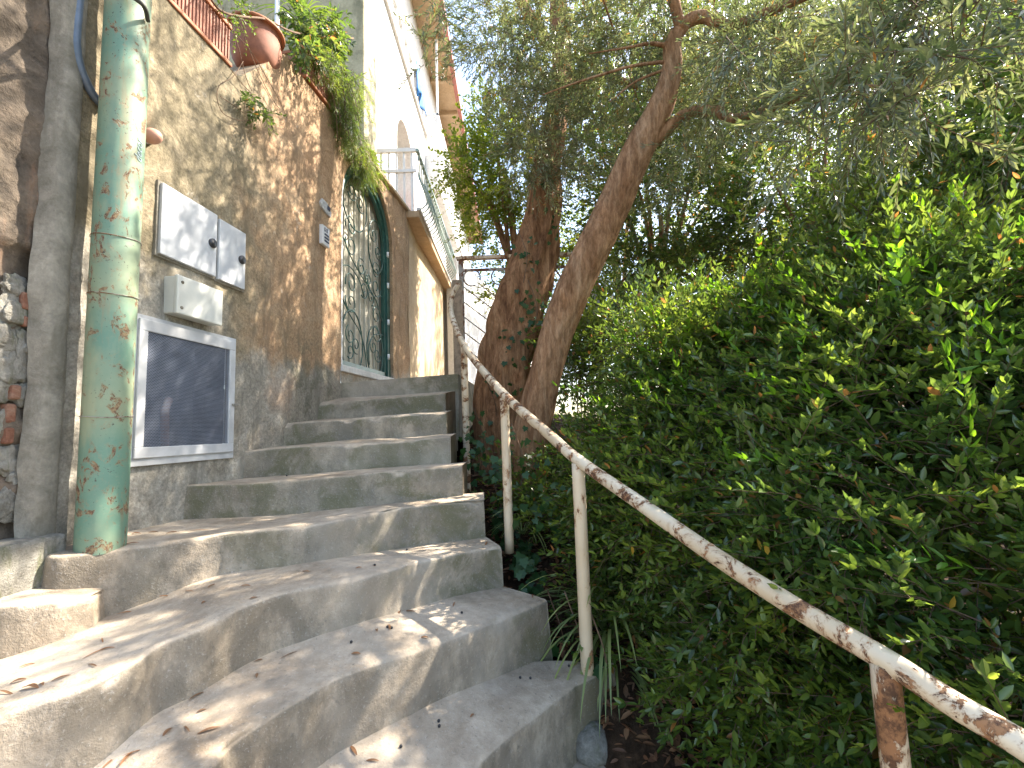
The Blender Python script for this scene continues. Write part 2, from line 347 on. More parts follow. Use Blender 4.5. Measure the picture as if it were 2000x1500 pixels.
# ------------------------------------------------------------------ concrete stairs
stairs = empty('concrete_staircase', (-.4, 3, E-.2), 'worn grey concrete stairs with curved treads climbing beside the plaster wall', 'stairs')
def resample(P, n):
    P = np.array([[*p] for p in P], float); d = np.r_[0, np.cumsum(np.linalg.norm(np.diff(P[:, :2], axis=0), axis=1))]; d /= d[-1]
    t = np.linspace(0, 1, n); return np.stack([np.interp(t, d, P[:, k]) for k in range(P.shape[1])], 1)
def smoothcols(A, it=3):
    for _ in range(it):
        B = A.copy(); B[1:-1] = .25*A[:-2]+.5*A[1:-1]+.25*A[2:]; A = B
    return A
def nz(p, k=1.): return noise.noise(Vector(p)*k)
def make_step(nose, base, back, seed, n=110, side=True, hh=.0):
    """nose (x,y,z) right to left, base z for each, back line (x,y,z)."""
    A = resample([(p[0], p[1], p[2], b) for p, b in zip(nose, base)], n); A = smoothcols(A, 4)
    B = resample(back, n); B = smoothcols(B, 3)
    rows = []
    NT, NR = 14, 10
    tang = np.gradient(A[:, :2], axis=0); tang /= np.linalg.norm(tang, axis=1)[:, None]
    out = np.stack([-tang[:, 1], tang[:, 0]], 1)       # points down the stairs
    for i in range(NT):
        t = i/(NT-1)*.93; rows.append(np.c_[B[:, :2]*(1-t)+A[:, :2]*t, B[:, 2]*(1-t)+A[:, 2]*t])
    rr = .016 + .012*np.array([max(0, nz((a[0]*5, a[1]*5, seed))) for a in A])
    for a in (20, 45, 70):
        a = R(a); rows.append(np.c_[A[:, :2]-out*(rr*(1-math.sin(a)))[:, None], A[:, 2]-rr*(1-math.cos(a))])
    for i in range(1, NR+1):
        t = i/NR; rows.append(np.c_[A[:, :2]+out*(.012*t*t), A[:, 2]*(1-t)+(A[:, 3]-.03)*t])
    V = []; nr = len(rows)
    for j, r in enumerate(rows):
        for i in range(n):
            x, y, z = r[i]; riser = j > NT+2; edge = NT <= j <= NT+3
            k = .013*nz((x*3.1, y*3.1, z*3+seed)) + .0035*nz((x*17, y*17, z*17))
            if edge: k -= .028*max(0, nz((x*9, y*9, seed*3))-.1)
            if riser or edge: x += out[i][0]*k; y += out[i][1]*k
            if not riser: z += k*.6
            V.append((x, y, z))
    T = [(j*n+i, j*n+i+1, (j+1)*n+i+1, (j+1)*n+i) for j in range(nr-1) for i in range(n-1)]
    # closing ends and underside
    for c in (0, n-1):
        b = len(V)
        for j in range(nr): V.append((V[j*n+c][0], V[j*n+c][1], min(V[j*n+c][2]-.02, A[c, 3]-.35)))
        for j in range(nr-1):
            q = (j*n+c, (j+1)*n+c, b+j+1, b+j); T.append(q if c else q[::-1])
    me = npmesh('step', V, T)
    return link('step', me, MAT['concrete'], stairs, True)
def colz(c):                                # (px, py nose, py base, z nose) -> nose point, base z
    p = at_z(c[0], c[1], c[3]); q = at_y(c[0], c[2], p.y); return (p.x, p.y, p.z), q.z
def coly(c):                                # (px, py nose, py base, distance)
    p = at_y(c[0], c[1], c[3]); q = at_y(c[0], c[2], p.y); return (p.x, p.y, p.z), q.z
far = [
 [(891, 730, 763, 4.15), (765, 739, 770, 4.1), (666, 748, 776, 3.96), (600, 755, 781, 3.9)],
 [(870, 767, 802, 3.75), (750, 777, 812, 3.68), (628, 787, 820, 3.60), (560, 793, 826, 3.55)],
 [(872, 806, 848, 3.37), (740, 814, 856, 3.27), (561, 826, 869, 3.17), (480, 832, 875, 3.12)],
 [(880, 853, 904, 3.02), (720, 865, 915, 2.92), (540, 875, 930, 2.82), (485, 881, 934, 2.79), (400, 890, 942, 2.7)],
 [(903, 910, 964, 2.70), (720, 923, 987, 2.62), (600, 935, 1002, 2.53), (480, 944, 1010, 2.44), (368, 946, 1012, 2.37), (250, 955, 1020, 2.28)]]
S = [[coly(c) for c in st] for st in far]
S.append([colz(c) for c in [(946, 977, 1048, -.39), (860, 984, 1060, -.39), (780, 992, 1070, -.39), (700, 1008, 1081, -.39), (630, 1023, 1093, -.39), (560, 1031, 1103, -.39),
    (480, 1037, 1112, -.39), (437, 1041, 1119, -.39), (367, 1054, 1142, -.395), (300, 1063, 1170, -.40), (245, 1071, 1195, -.40), (180, 1080, 1180, -.40), (101, 1089, 1150, -.395), (60, 1070, 1120, -.38)]])
S6L = [colz(c) for c in [(180, 1165, 1225, -.525), (120, 1172, 1250, -.51), (0, 1183, 1290, -.495), (-200, 1205, 1340, -.49)]]
_a, _b = Vector(S[5][9][0]), Vector(S[5][10][0]); _o = Vector((_a.y-_b.y, _b.x-_a.x, 0)).normalized()
if _o.y > 0: _o = -_o
S6L = [((_a.x-_o.x*.16, _a.y-_o.y*.16, E-.545), E-.62), ((_b.x-_o.x*.05, _b.y-_o.y*.05, E-.54), E-.62), ((_b.x-.06-_o.x*.0, _b.y-_o.y*.0, E-.537), E-.62)]+S6L
S.append([colz(c) for c in [(980, 1068, 1147, -.605), (940, 1074, 1152, -.6), (880, 1084, 1165, -.59), (789, 1105, 1188, -.575), (705, 1129, 1210, -.565), (600, 1149, 1240, -.56),
    (540, 1161, 1262, -.56), (472, 1185, 1297, -.565), (402, 1224, 1342, -.575), (315, 1254, 1385, -.59), (262, 1297, 1430, -.60), (210, 1325, 1475, -.605), (140, 1352, 1520, -.61), (0, 1395, 1620, -.62), (-250, 1460, 1740, -.62)]])
S.append([colz(c) for c in [(1072, 1171, 1280, -.814), (1013, 1196, 1296, -.81), (915, 1234, 1330, -.80), (810, 1273, 1380, -.79), (733, 1297, 1415, -.785), (652, 1326, 1460, -.78),
    (577, 1371, 1515, -.78), (525, 1404, 1570, -.785), (452, 1455, 1640, -.79), (415, 1505, 1720, -.79), (370, 1580, 1830, -.79), (330, 1680, 1960, -.79)]])
S.append([colz(c) for c in [(1200, 1303, 1436, -1.078), (1125, 1338, 1470, -1.076), (1055, 1393, 1540, -1.07), (985, 1446, 1600, -1.065), (950, 1480, 1650, -1.06), (880, 1560, 1750, -1.06), (800, 1700, 1900, -1.06), (740, 1900, 2150, -1.06)]])
# the top landing carries on level to the far end of the lane
S0 = S[0]
land = G(); zL = S0[1][0][2]-.004
zR = S0[0][0][2]
pts = [(S0[0][0][0]+.02, 4.12, zR-.006), (-.40, 5.2, E+.5), (-.35, 14, E+.5), (-3, 14, E+.45), (-3, 4.0, E+.44), (S0[2][0][0]-.1, 3.94, S0[2][0][2]-.006)]
land.v = [Vector(p) for p in pts] + [Vector(p)-Vector((0, 0, .6)) for p in pts]
nn = len(pts); land.f = [list(range(nn))] + [[i, (i+1) % nn, nn+(i+1) % nn, nn+i] for i in range(nn)]
tag(land.build('path', MAT['concrete']), kind='structure')
def back_of(prev, inset=.035):
    nose = np.array([p for p, b in prev]); b = np.array([b for p, b in prev])
    tang = np.gradient(nose[:, :2], axis=0); tang /= np.linalg.norm(tang, axis=1)[:, None]
    out = np.stack([-tang[:, 1], tang[:, 0]], 1)
    return [(x-o[0]*inset, y-o[1]*inset, z) for (x, y), z, o in zip(nose[:, :2], b, out)]
for k, st in enumerate(S):
    if k == 0: back = [(p[0], p[1]+.5, p[2]) for p, b in st]
    elif k == 6: back = back_of(S[5][:11]+S6L[3:])
    else: back = back_of(S[k-1])
    if k == 8: back = [(.415, 2.16, back[0][2]+.004), (.16, 2.2, back[0][2])]+back[1:]
    if k in (1, 2, 3, 4, 5):                # the ends of the lower step can reach beyond the upper one
        b0 = back[0]; p0 = st[0][0]; back[0] = (max(b0[0], p0[0]-.01), b0[1], b0[2])
    make_step([p for p, b in st], [b for p, b in st], back, k*1.7)
bk = [tuple(W(p[1]*1.02+.25, p[2]-E+.005, -.05)) for p, b in S6L]
make_step([p for p, b in S6L], [b for p, b in S6L], [(_a.x-_o.x*.25, _a.y-_o.y*.25, E-.54), (-1.6, 1.95, E-.53)]+[(-1.75, p[1]+.32, p[2]+.005) for p, b in S6L[3:]], 33, 60)
# lower landing on which one stands
b8 = back_of(S[8], .06)
g = G(); z9 = b8[0][2]+.01
poly = [(b8[0][0]+.02, b8[0][1], z9), (1.5, .9, z9-.02), (1.6, -4, z9-.02), (-3, -4, z9-.02), (-3, .4, z9), (-.9, .55, z9)] + [(p[0], p[1], z9) for p in b8[::-1][1:-1]]
g.v = [Vector(p) for p in poly]; g.f = [list(range(len(poly)))]
tag(g.build('lower_landing', MAT['concrete']), kind='structure')
# cement patches against the wall where the steps die into it
def blob(name, c, rad, mat, parent, seed=0, flat=(1, 1, .6), sub=3, amp=.25, f=3.):
    bm = bmesh.new(); bmesh.ops.create_icosphere(bm, subdivisions=sub, radius=1)
    for v in bm.verts:
        n1 = noise.noise(v.co*f*.5+Vector((seed, 0, 0))); n2 = noise.noise(v.co*f*1.5+Vector((0, seed, 0)))
        v.co *= 1+amp*n1+amp*.4*n2; v.co = Vector((v.co.x*rad*flat[0], v.co.y*rad*flat[1], v.co.z*rad*flat[2]))
    me = bpy.data.meshes.new(name); bm.to_mesh(me); bm.free()
    if parent is not None:
        o = link(name, me, mat, parent, True); o.location = c
    else:
        o = link(name, me, mat, None, True); o.location = c
    return o
def block(px, py0, py1, px1, y, th=.05):
    a = at_y(px, py0, y); b = at_y(px1, py1, y); return G().box((a.x, y-th, b.z), (b.x, y+.1, a.z))
q = at_z(1150, 1478, -1.36)
tag(blob('stone', (q.x+.01, q.y, q.z+.05), .085, MAT['stone'], None, 3, (1, 1, .8)), 'grey rough stone lying at the foot of the lowest visible step', 'stone')
q = at_z(556, 1254, -.745)
tag(blob('cement_lump', (q.x, q.y, q.z+.008), .04, MAT['rubble'], None, 9, (1.2, .5, .4)), 'small dark lump of cement stuck in the angle of a curved tread', 'rubble')

# ------------------------------------------------------------------ the near wall with its door opening
near_wall = empty('plaster_wall', W(3, 0), 'tall stained ochre and grey plaster wall left of the stairs with the arched door', 'wall')
D0, D1 = wall_sz(666, 708)[0], wall_sz(768, 736)[0]
SILL = wall_sz(666, 708)[1]; SILL1 = wall_sz(750, 738)[1]; SILL = (SILL+SILL1)/2
SPR = wall_sz(764, 490)[1]; DM = (D0+D1)/2; DR = (D1-D0)/2
APX = wall_sz(705, 318)[1]
def arch(s):
    t = (s-DM)/DR; return SPR + (APX-SPR)*math.sqrt(max(0, 1-abs(t)**2.3))
vs_ = [wall_sz(259, 609), wall_sz(245, 909), wall_sz(455, 664), wall_sz(451, 897)]
VS0, VS1 = (vs_[0][0]+vs_[1][0])/2, (vs_[2][0]+vs_[3][0])/2
VZ1, VZ0 = (vs_[0][1]+vs_[2][1])/2, (vs_[1][1]+vs_[3][1])/2
TOP1 = wall_sz(447, 130)[1]; TOP2 = wall_sz(600, 155)[1]; SB = wall_sz(555, 160)[0]; SA = wall_sz(455, 140)[0]
def top(s): return float(np.interp(s, [SA, SA+.05, SB, D1, 6.2], [TOP1, TOP1, TOP2-.03, TOP2, TOP2]))
V = []; T = []
def patch(ss, zs, lo=None, hi=None, skip=None):
    b = len(V); n = len(zs)
    for s in ss:
        l = lo(s) if lo else -9; h = hi(s) if hi else 9
        for z in zs:
            zc = min(max(z, l), h); p = W(s, zc)
            k = .012*nz((s*2.2, zc*2.2, 3)) + .004*nz((s*11, zc*11, 8)) + .0015*nz((s*40, zc*40, 1))
            V.append(tuple(p+WN*k))
    for i in range(len(ss)-1):
        for j in range(n-1):
            q = [b+i*n+j, b+(i+1)*n+j, b+(i+1)*n+j+1, b+i*n+j+1]
            if skip and skip((ss[i]+ss[i+1])/2, (zs[j]+zs[j+1])/2): continue
            if (Vector(V[q[0]])-Vector(V[q[3]])).length < 1e-5 and (Vector(V[q[1]])-Vector(V[q[2]])).length < 1e-5: continue
            T.append(q)
S_L = wall_sz(98, 900)[0]
i0, i1, j0, j1 = VS0+.06, VS1-.06, VZ0+.07, VZ1-.06
zs = sorted(list(np.arange(-1.3, 3.3, .035))+[j0, j1]); ssA = sorted(list(np.arange(S_L, D0-.01, .03))+[D0, i0, i1])
patch(ssA, zs, None, top, lambda s, z: i0 < s < i1 and j0 < z < j1)
ssB = [DM-DR*math.cos(math.pi*k/50) for k in range(51)]
patch(ssB, [z for z in zs if z > SPR-.1], arch, top)
patch(ssB, [-.5, 0, .2, .4, SILL-.05])
patch([D1, 5.4, 5.7], zs, None, top)
b = len(V); prof = [(s, top(s)) for s in np.linspace(S_L, 5.7, 80)]
for s, z in prof: V += [tuple(W(s, z)), tuple(W(s, z, -.32))]
T += [[b+2*i, b+2*i+1, b+2*i+3, b+2*i+2] for i in range(79)]
b = len(V)                                  # reveal of the arch
rv = [(D0, SILL-.02)]+[(s, arch(s)) for s in ssB]+[(D1, SILL-.02)]
for s, z in rv: V += [tuple(W(s, z, .003)), tuple(W(s, z, -.2))]
T += [[b+2*i, b+2*i+1, b+2*i+3, b+2*i+2] for i in range(len(rv)-1)]
link('render', npmesh('render', V, T), MAT['wall'], near_wall, True)
sill = G().wbox(D0-.0, D1+.02, SILL-.06, SILL, -.2, .02).build('door_sill', MAT['white'], near_wall, bevel=.006)
tag(sill, 'chipped marble sill below the door')
# thin ledge crowning the wall right of the door
G().wbox(DM+.1, 5.75, TOP2-.005, TOP2+.035, -.2, .035).build('coping', MAT['beige'], near_wall, bevel=.006)

# left end: corner band and rubble masonry
rw = empty('rubble_wall', W(1.5, 0), 'crumbling rubble masonry with bare bricks at the corner left of the green pipe', 'wall')
V = []; T = []; ss = np.linspace(S_L-.075, S_L+.035, 8); zz = np.linspace(-.45, 2.4, 150)
for i, s in enumerate(ss):
    for z in zz:
        e = .018*nz((z*2.3, 7, 1))+.008*nz((z*11, 3, 1))
        s2 = s + (e if i == 0 else e*.3)
        o = .028*math.sin(math.pi*min(1, (i+.6)/7.6))**.5 - (.05 if i == 0 else 0) + .004*nz((s*9, z*9, 2))
        if i == 7: o = -.01
        V.append(tuple(W(s2, z, o)))
n = len(zz); T = [(i*n+j, (i+1)*n+j, (i+1)*n+j+1, i*n+j+1) for i in range(7) for j in range(n-1)]
link('corner_render', npmesh('corner_render', V, T), MAT['band'], rw, True)
V = []; T = []; ss = np.linspace(.9, S_L-.03, 60); zz = np.linspace(-.5, 2.4, 170)
for s in ss:
    for z in zz:
        o = -.05+.05*nz((s*2.5, z*1.6, 5))+.022*nz((s*9, z*9, 3))+.008*nz((s*32, z*32, 3))
        if z < .75: o += -.02+.035*nz((s*6, z*5, 12))
        V.append(tuple(W(s, z, o)))
n = len(zz); T = [(i*n+j, (i+1)*n+j, (i+1)*n+j+1, i*n+j+1) for i in range(59) for j in range(n-1)]
link('mortar', npmesh('mortar', V, T), MAT['rubble'], rw, True)
def wp(px, py, o=0.):
    s, z = wall_sz(px, py, o); return W(s, z, o)
for px, py, r, fl, sd_ in [(75, 730, .035, (.35, 1, 1), 11), (70, 880, .035, (.35, 1, 1.2), 12), (30, 560, .04, (.35, 1, .8), 13), (0, 760, .05, (.35, 1, .8), 14), (75, 960, .04, (.35, .8, 1), 15), (35, 610, .06, (.35, 1.1, .8), 1), (60, 680, .05, (.35, .9, 1), 2), (22, 720, .055, (.35, 1, .9), 3), (45, 770, .045, (.35, 1, .7), 4), (10, 830, .05, (.35, 1, .9), 5), (20, 900, .045, (.35, .8, 1), 6),
                          (15, 985, .055, (.4, 1, .8), 7), (50, 930, .04, (.4, 1, .8), 8), (60, 610, .035, (.35, 1, 1), 9), (5, 660, .05, (.35, 1, 1), 10)]:
    blob('stone', wp(px, py, -.058), r*1.25, MAT['stone'], None, sd_, (fl[0]*.62, fl[1], fl[2]), 4, .55, 3.2)
for o in [o for o in col.objects if o.name.startswith('stone') and 'label' not in o]:
    loc = o.location.copy(); o.parent = rw; o.location = loc - rw.location
for (a, b_) in [((62, 565), (82, 608)), ((40, 748), (58, 782)), ((33, 785), (50, 828)), ((28, 832), (44, 868)), ((64, 612), (74, 640))]:
    s0, z1 = wall_sz(*a); s1, z0 = wall_sz(*b_)
    G().wbox(s0, s1, z0+.004, z1-.004, -.12, -.032-.01*random.random()).build('brick', MAT['brick'], rw, bevel=.008)
# low whitewashed kerb the corner stands on
a = wall_sz(-200, 1040, .06); b_ = wall_sz(128, 1040, .06)
kb = G().wbox(.8, b_[0], -.52, b_[1]+.0, -.2, .075).build('plinth', MAT['stone'], rw, bevel=.015)

# ------------------------------------------------------------------ drainpipe
pb = at_z(187, 1072, -.392); PX, PY = pb.x-.018, pb.y+.04; PR = .078
pipe = empty('drainpipe', (PX, PY, E-.4), 'thick green painted drainpipe with rust spots standing on the stairs', 'pipe')
zt = np.linspace(-.41, 2.4, 60)
V = []; T = []; n = 40
for j, z in enumerate(zt):
    for k in range(n):
        a = 2*math.pi*k/n; r = PR*(1+.012*nz((math.cos(a), math.sin(a), z*1.5)))
        V.append((PX+r*math.cos(a), PY+r*math.sin(a), E+z))
T = [(j*n+k, j*n+(k+1) % n, (j+1)*n+(k+1) % n, (j+1)*n+k) for j in range(len(zt)-1) for k in range(n)]
link('tube', npmesh('tube', V, T), MAT['pipe'], pipe, True)
for py in (455, 813, 570):
    z = at_y(200, py, PY-PR).z
    g = G(); g.tube([(PX+.0805*math.cos(a), PY+.0805*math.sin(a), z+.004*math.sin(2*a)) for a in np.linspace(0, 2*math.pi, 41)], .0016, 5, cap=False)
    g.build('seam', MAT['gatepaint'], pipe, True)
# raised lettering, reading upwards
cu_ = bpy.data.curves.new('lettering', 'FONT'); cu_.body = 'decor'; cu_.size = .045; cu_.extrude = .0015; cu_.resolution_u = 2; cu_.shear = .3
to = bpy.data.objects.new('tmp', cu_); col.objects.link(to); dg = bpy.context.evaluated_depsgraph_get()
me = bpy.data.meshes.new_from_object(to.evaluated_get(dg)); bpy.data.objects.remove(to)
ang0 = math.atan2(-PY, -PX)+R(44); zc = at_y(258, 300, PY-.06).z
for v in me.vertices:
    u, vv, ww = v.co; a = ang0 - vv/PR + .2
    rr_ = PR+.0012+ww; v.co = (PX+rr_*math.cos(a), PY+rr_*math.sin(a), zc+u*.95)
link('lettering', me, MAT['letters'], pipe)
# corrugated conduit at the left of the pipe
cd = [at_pl(px, py, W(1.8, 0, .02), WN) for px, py in [(165, -160), (160, -60), (152, 20), (148, 80), (153, 120), (166, 155), (184, 188), (205, 210)]]
cp = smooth_path(cd, 40); g = G()
g.tube(cp, [.0155 if i % 2 else .0175 for i in range(len(cp))], 10)
me_o = g.build('conduit', MAT['conduit'], None, True); tag(me_o, 'blue grey corrugated conduit curving behind the green pipe', 'conduit')
kp = [at_y(px, py, y) for px, py, y in [(215, -60, 1.9), (240, -12, 1.74), (262, -4, 1.70), (282, 14, 1.72), (289, 40, 1.80)]]
tag(G().tube(smooth_path(kp, 8), .009, 8).build('cable', MAT['cable'], None, True), 'dark bent cable looped over the top of the green pipe', 'cable')
# clay cap behind the pipe
cc = wp(297, 266, .045)
cap = empty('clay_pipe_cap', cc, 'round pinkish clay pipe end sticking out of the wall behind the green pipe', 'pipe end')
g = G(); g.sphere(cc, .036, 20, 12, (1.25, 1, 1)); g.build('cap', MAT['clay'], cap, True)
G().tube([wp(289, 268, -.02), wp(289, 268, .03)], .03, 16).build('collar', MAT['whitepaint'], cap, True)

# ------------------------------------------------------------------ meter cabinet doors
def wrect(tl, bl, tr, br):
    a, b, c, d = [wall_sz(*p) for p in (tl, bl, tr, br)]
    return (a[0]+b[0])/2, (c[0]+d[0])/2, (b[1]+d[1])/2, (a[1]+c[1])/2
def cabinet(r, lockpx, label):
    s0, s1, z0, z1 = r
    t = empty('meter_cabinet', W((s0+s1)/2, z0), label, 'cabinet', 'flush meter cabinets in the wall')
    G().wbox(s0-.012, s1+.012, z0-.012, z1+.012, -.02, .010).build('frame', MAT['band'], t, bevel=.003)
    G().wbox(s0, s1, z0, z1, .008, .026).build('door', MAT['box'], t, bevel=.004)
    ls, lz = wall_sz(*lockpx)
    lk = G().tube([W(ls, lz+.012, .026), W(ls, lz+.012, .036)], .026, 18).build('lock', MAT['black'], t, True)
    g = G().tube([W(ls+.012, lz-.03, .026), W(ls+.012, lz-.03, .042)], .014, 14)
    o = g.build('key_barrel', MAT['steel'], lk, True); o.matrix_parent_inverse = Matrix.Translation(-t.location)
    g = G().tube([W(ls+.012+.019*math.cos(a), lz-.03+.019*math.sin(a), .034) for a in np.linspace(-2.2, .9, 12)], .004, 6)
    o = g.build('lock_cover', MAT['black'], lk, True); o.matrix_parent_inverse = Matrix.Translation(-t.location)
cabinet(wrect((308, 356), (305, 495), (415, 420), (416, 543)), (406, 480), 'larger pale grey meter cabinet door, the nearer of the two on the plaster wall')
cabinet(wrect((421, 427), (420, 542), (472, 457), (472, 571)), (464, 512), 'narrower pale grey meter cabinet door nearer the arched door')
# junction box
s0, z1 = wall_sz(351, 532, .08); s1, z0 = wall_sz(434, 637, .08); zz1 = wall_sz(436, 575, .08)[1]; zz0 = wall_sz(351, 609, .08)[1]
z1, z0 = (z1+zz1)/2, (z0+zz0)/2
jb = empty('junction_box', W(s0, z0), 'cream plastic junction box fixed below the grey meter doors', 'junction box')
G().wbox(s0-.002, s1, z0, z1, -.02, .055).build('case', MAT['boxw'], jb, bevel=.006)
G().wbox(s0-.006, s1+.004, z0-.003, z1+.004, .0555, .078).build('lid', MAT['boxw'], jb, bevel=.006)
for zz_ in (z0+.03, z1-.03): G().tube([W(s0+.02, zz_, .077), W(s0+.02, zz_, .081)], .008, 12).build('screw', MAT['band'], jb, True)
# ventilation grille
vg = empty('vent_grille', W(VS0, VZ0), 'white framed perforated metal vent door low on the wall by the pipe', 'vent')
fr = G(); T0 = .055
for a, b_, c, d in ((VS0, VS1, VZ0, VZ0+.075), (VS0, VS1, VZ1-.065, VZ1), (VS0, VS0+.05, VZ0+.075, VZ1-.065), (VS1-.05, VS1, VZ0+.075, VZ1-.065)):
    fr.wbox(a, b_, c, d, -.01, .018)
fr.build('frame', MAT['ventframe'], vg, bevel=.002)
fr = G(); 
for a, b_, c, d in ((VS0+.012, VS1-.015, VZ0+.035, VZ0+.085), (VS0+.012, VS1-.015, VZ1-.075, VZ1-.02), (VS0+.012, VS0+.055, VZ0+.0852, VZ1-.0752), (VS1-.058, VS1-.015, VZ0+.0852, VZ1-.0752)):
    fr.wbox(a, b_, c, d, .0185, .030)
fr.build('leaf_frame', MAT['ventframe'], vg, bevel=.003)
V = []; T = []; p_ = .0078; s = VS0+.05; odd = 0
c30 = [(math.cos(R(60*k+30)), math.sin(R(60*k+30))) for k in range(6)]
Rr = p_/math.sqrt(3)
z = VZ0+.08; row = 0
while z < VZ1-.072:
    s = VS0+.052+(p_/2 if row % 2 else 0)
    while s < VS1-.055:
        b = len(V)
        for cx, cz in c30: V.append(tuple(W(s+cx*Rr, z+cz*Rr, .022)))
        for cx, cz in c30: V.append(tuple(W(s+cx*Rr*.66, z+cz*Rr*.66, .022)))
        T += [(b+k, b+(k+1) % 6, b+6+(k+1) % 6, b+6+k) for k in range(6)]
        s += p_
    z += Rr*1.5; row += 1
link('perforated_sheet', npmesh('sheet', V, T), MAT['perf'], vg)
ib = G(); ib.wbox(i0-.001, i1+.001, j0-.001, j1+.001, -.2, -.004); ib.f = [f for i, f in enumerate(ib.f) if i != 2]
ib.build('cavity', MAT['dark'], vg)
G().tube([wp(322, 900, -.04), wp(322, 800, -.04), wp(330, 780, -.06)], .018, 10).build('gas_pipe', MAT['brick'], vg, True)
G().wbox(VS1-.04, VS1+.012, VZ0+.30, VZ0+.312, .030, .042).build('latch', MAT['steel'], vg, bevel=.002)
# fixed items beside the door
s0, z1 = wall_sz(630, 437, .03); s1, z0 = wall_sz(644, 474, .03)
ic = empty('intercom', W(s0, z0), 'small silver house intercom with call buttons beside the arched door', 'intercom')
zc1, zc0 = z1, wall_sz(630, 468, .03)[1]
G().wbox(s0, s1, zc0-.03, zc1, 0, .03).build('case', MAT['whitepaint'], ic, bevel=.004)
hgt = zc1-zc0+.03
for k in range(3): G().wbox(s0+.03, s1-.015, zc0+.0+.028*k, zc0+.014+.028*k, .0305, .034).build('button', MAT['ink'], ic)
for k in range(2): G().wbox(s0+.03+k*.03, s0+.045+k*.03, zc1-.05, zc1-.015, .0305, .032).build('numeral', MAT['ink'], ic)
s0, z1 = wall_sz(625, 392, .01); s1, z0 = wall_sz(646, 420, .01)
np_ = empty('nameplate', W(s0, z0), 'small glazed ceramic house plate above the intercom', 'nameplate')
g = G(); pl = [(0, .6), (.15, 1), (.6, .95), (1, .5), (.95, .05), (.5, .12), (.1, .3)]
zc_ = (z0+z1)/2; hh = .055
f_ = [W(s0+(s1-s0)*a, zc_-hh+2*hh*b_, .018) for a, b_ in pl]; bk_ = [W(s0+(s1-s0)*a, zc_-hh+2*hh*b_, 0) for a, b_ in pl]
g.v = f_+bk_; n = len(pl); g.f = [list(range(n)), list(range(n, 2*n))[::-1]]+[[i, (i+1) % n, n+(i+1) % n, n+i] for i in range(n)]
g.build('plate', MAT['tile'], np_, bevel=.003)
G().wbox(s0+(s1-s0)*.6, s0+(s1-s0)*.85, zc_-.005, zc_+.03, .0185, .021).build('motif', MAT['ink'], np_)

# ------------------------------------------------------------------ arched iron door
door = empty('iron_door', W(D0, SILL), 'arched dark green wrought iron door with scrolls over a pale ribbed panel', 'door')
def doorpath(ins, z0):
    pts = [(D0+ins, z0)]
    for k in range(33):
        s = DM-(DR-ins)*math.cos(math.pi*k/32); t = (s-DM)/(DR-ins); pts.append((s, SPR+(APX-SPR-ins)*math.sqrt(max(0, 1-abs(t)**2.3))))
    pts.append((D1-ins, z0)); return pts
def ribbon(pa, pb, o0, o1):
    g = G(); n = len(pa)
    for (s, z), (s2, z2) in zip(pa, pb): g.v += [W(s, z, o0), W(s2, z2, o0), W(s2, z2, o1), W(s, z, o1)]
    for i in range(n-1):
        a = 4*i; b = a+4
        for k in range(4): g.f.append([a+k, a+(k+1) % 4, b+(k+1) % 4, b+k])
    return g
ribbon(doorpath(0.004, SILL+.002), doorpath(.075, SILL+.002), -.11, -.03).build('outer_frame', MAT['green'], door)
ribbon(doorpath(.0, SILL+.003)[:6], doorpath(.016, SILL+.003)[:6], -.04, .004).build('jamb_strip', MAT['whitepaint'], door)
ribbon(doorpath(.075, SILL+.03), doorpath(.115, SILL+.03), -.085, -.05).build('leaf_frame', MAT['green'], door)
G().wbox(D0+.08, D1-.08, SILL+.02, SILL+.06, -.085, -.05).build('bottom_rail', MAT['green'], door)
pan = [(s, z) for s, z in doorpath(.06, SILL+.01)]
g = G(); g.v = [W(s, z, -.12) for s, z in pan]; g.f = [list(range(len(pan)))]; g.build('panel', MAT['doorpanel'], door)
ins = lambda s: SPR+(APX-SPR-.14)*math.sqrt(max(0, 1-abs((s-DM)/(DR-.1))**2.3))
for k in range(9):
    s = D0+.15+k*(D1-D0-.3)/8
    G().wbox(s-.006, s+.006, SILL+.06, ins(s)-.02, -.119, -.105).build('rib', MAT['doorrib'], door)
# scrolls in door coordinates (u 0..1 across, v 0..1 up)
H_ = SPR-SILL+(APX-SPR)
def dp(u, v, o=-.065): return W(D0+.1+(D1-D0-.2)*u, SILL+.06+(H_-.2)*v, o)
asp = (H_-.2)/(D1-D0-.2)
def scroll(cx, cy, r, a0, turns, sgn=1, tail=None):
    pts = []
    N = int(14*turns)+2
    for i in range(N):
        t = i/(N-1); a = a0+sgn*turns*2*math.pi*t; rr = r*(1-.78*t)
        pts.append(dp(cx+rr*math.cos(a), cy+rr*math.sin(a)/asp))
    if tail: pts = [dp(*p) for p in tail]+pts
    G().tube(pts, .0062, 6).build('scroll', MAT['green'], door, True)
def ring(cx, cy, r, sy=1.):
    G().tube([dp(cx+r*math.cos(a), cy+r*sy*math.sin(a)/asp) for a in np.linspace(0, 2*math.pi, 29)], .0075, 6, cap=False).build('ring', MAT['green'], door, True)
def sline(pts):
    G().tube(smooth_path([dp(*p) for p in pts], 6), .0062, 6).build('bar', MAT['green'], door, True)
ring(.3, .86, .27, 1.1); scroll(.24, .9, .1, 3.6, 1.3); scroll(.42, .88, .1, -.6, 1.3, -1)
ring(.8, .72, .2, 1.5); scroll(.74, .78, .1, 2.5, 1.3); scroll(.86, .7, .09, -.6, 1.3, -1)
for u, v0 in ((.1, .66), (.1, .36)):
    scroll(u+.12, v0+.045, .12, math.pi*1.1, 1.25, -1); scroll(u+.12, v0-.05, .12, math.pi*.9, 1.25, 1)
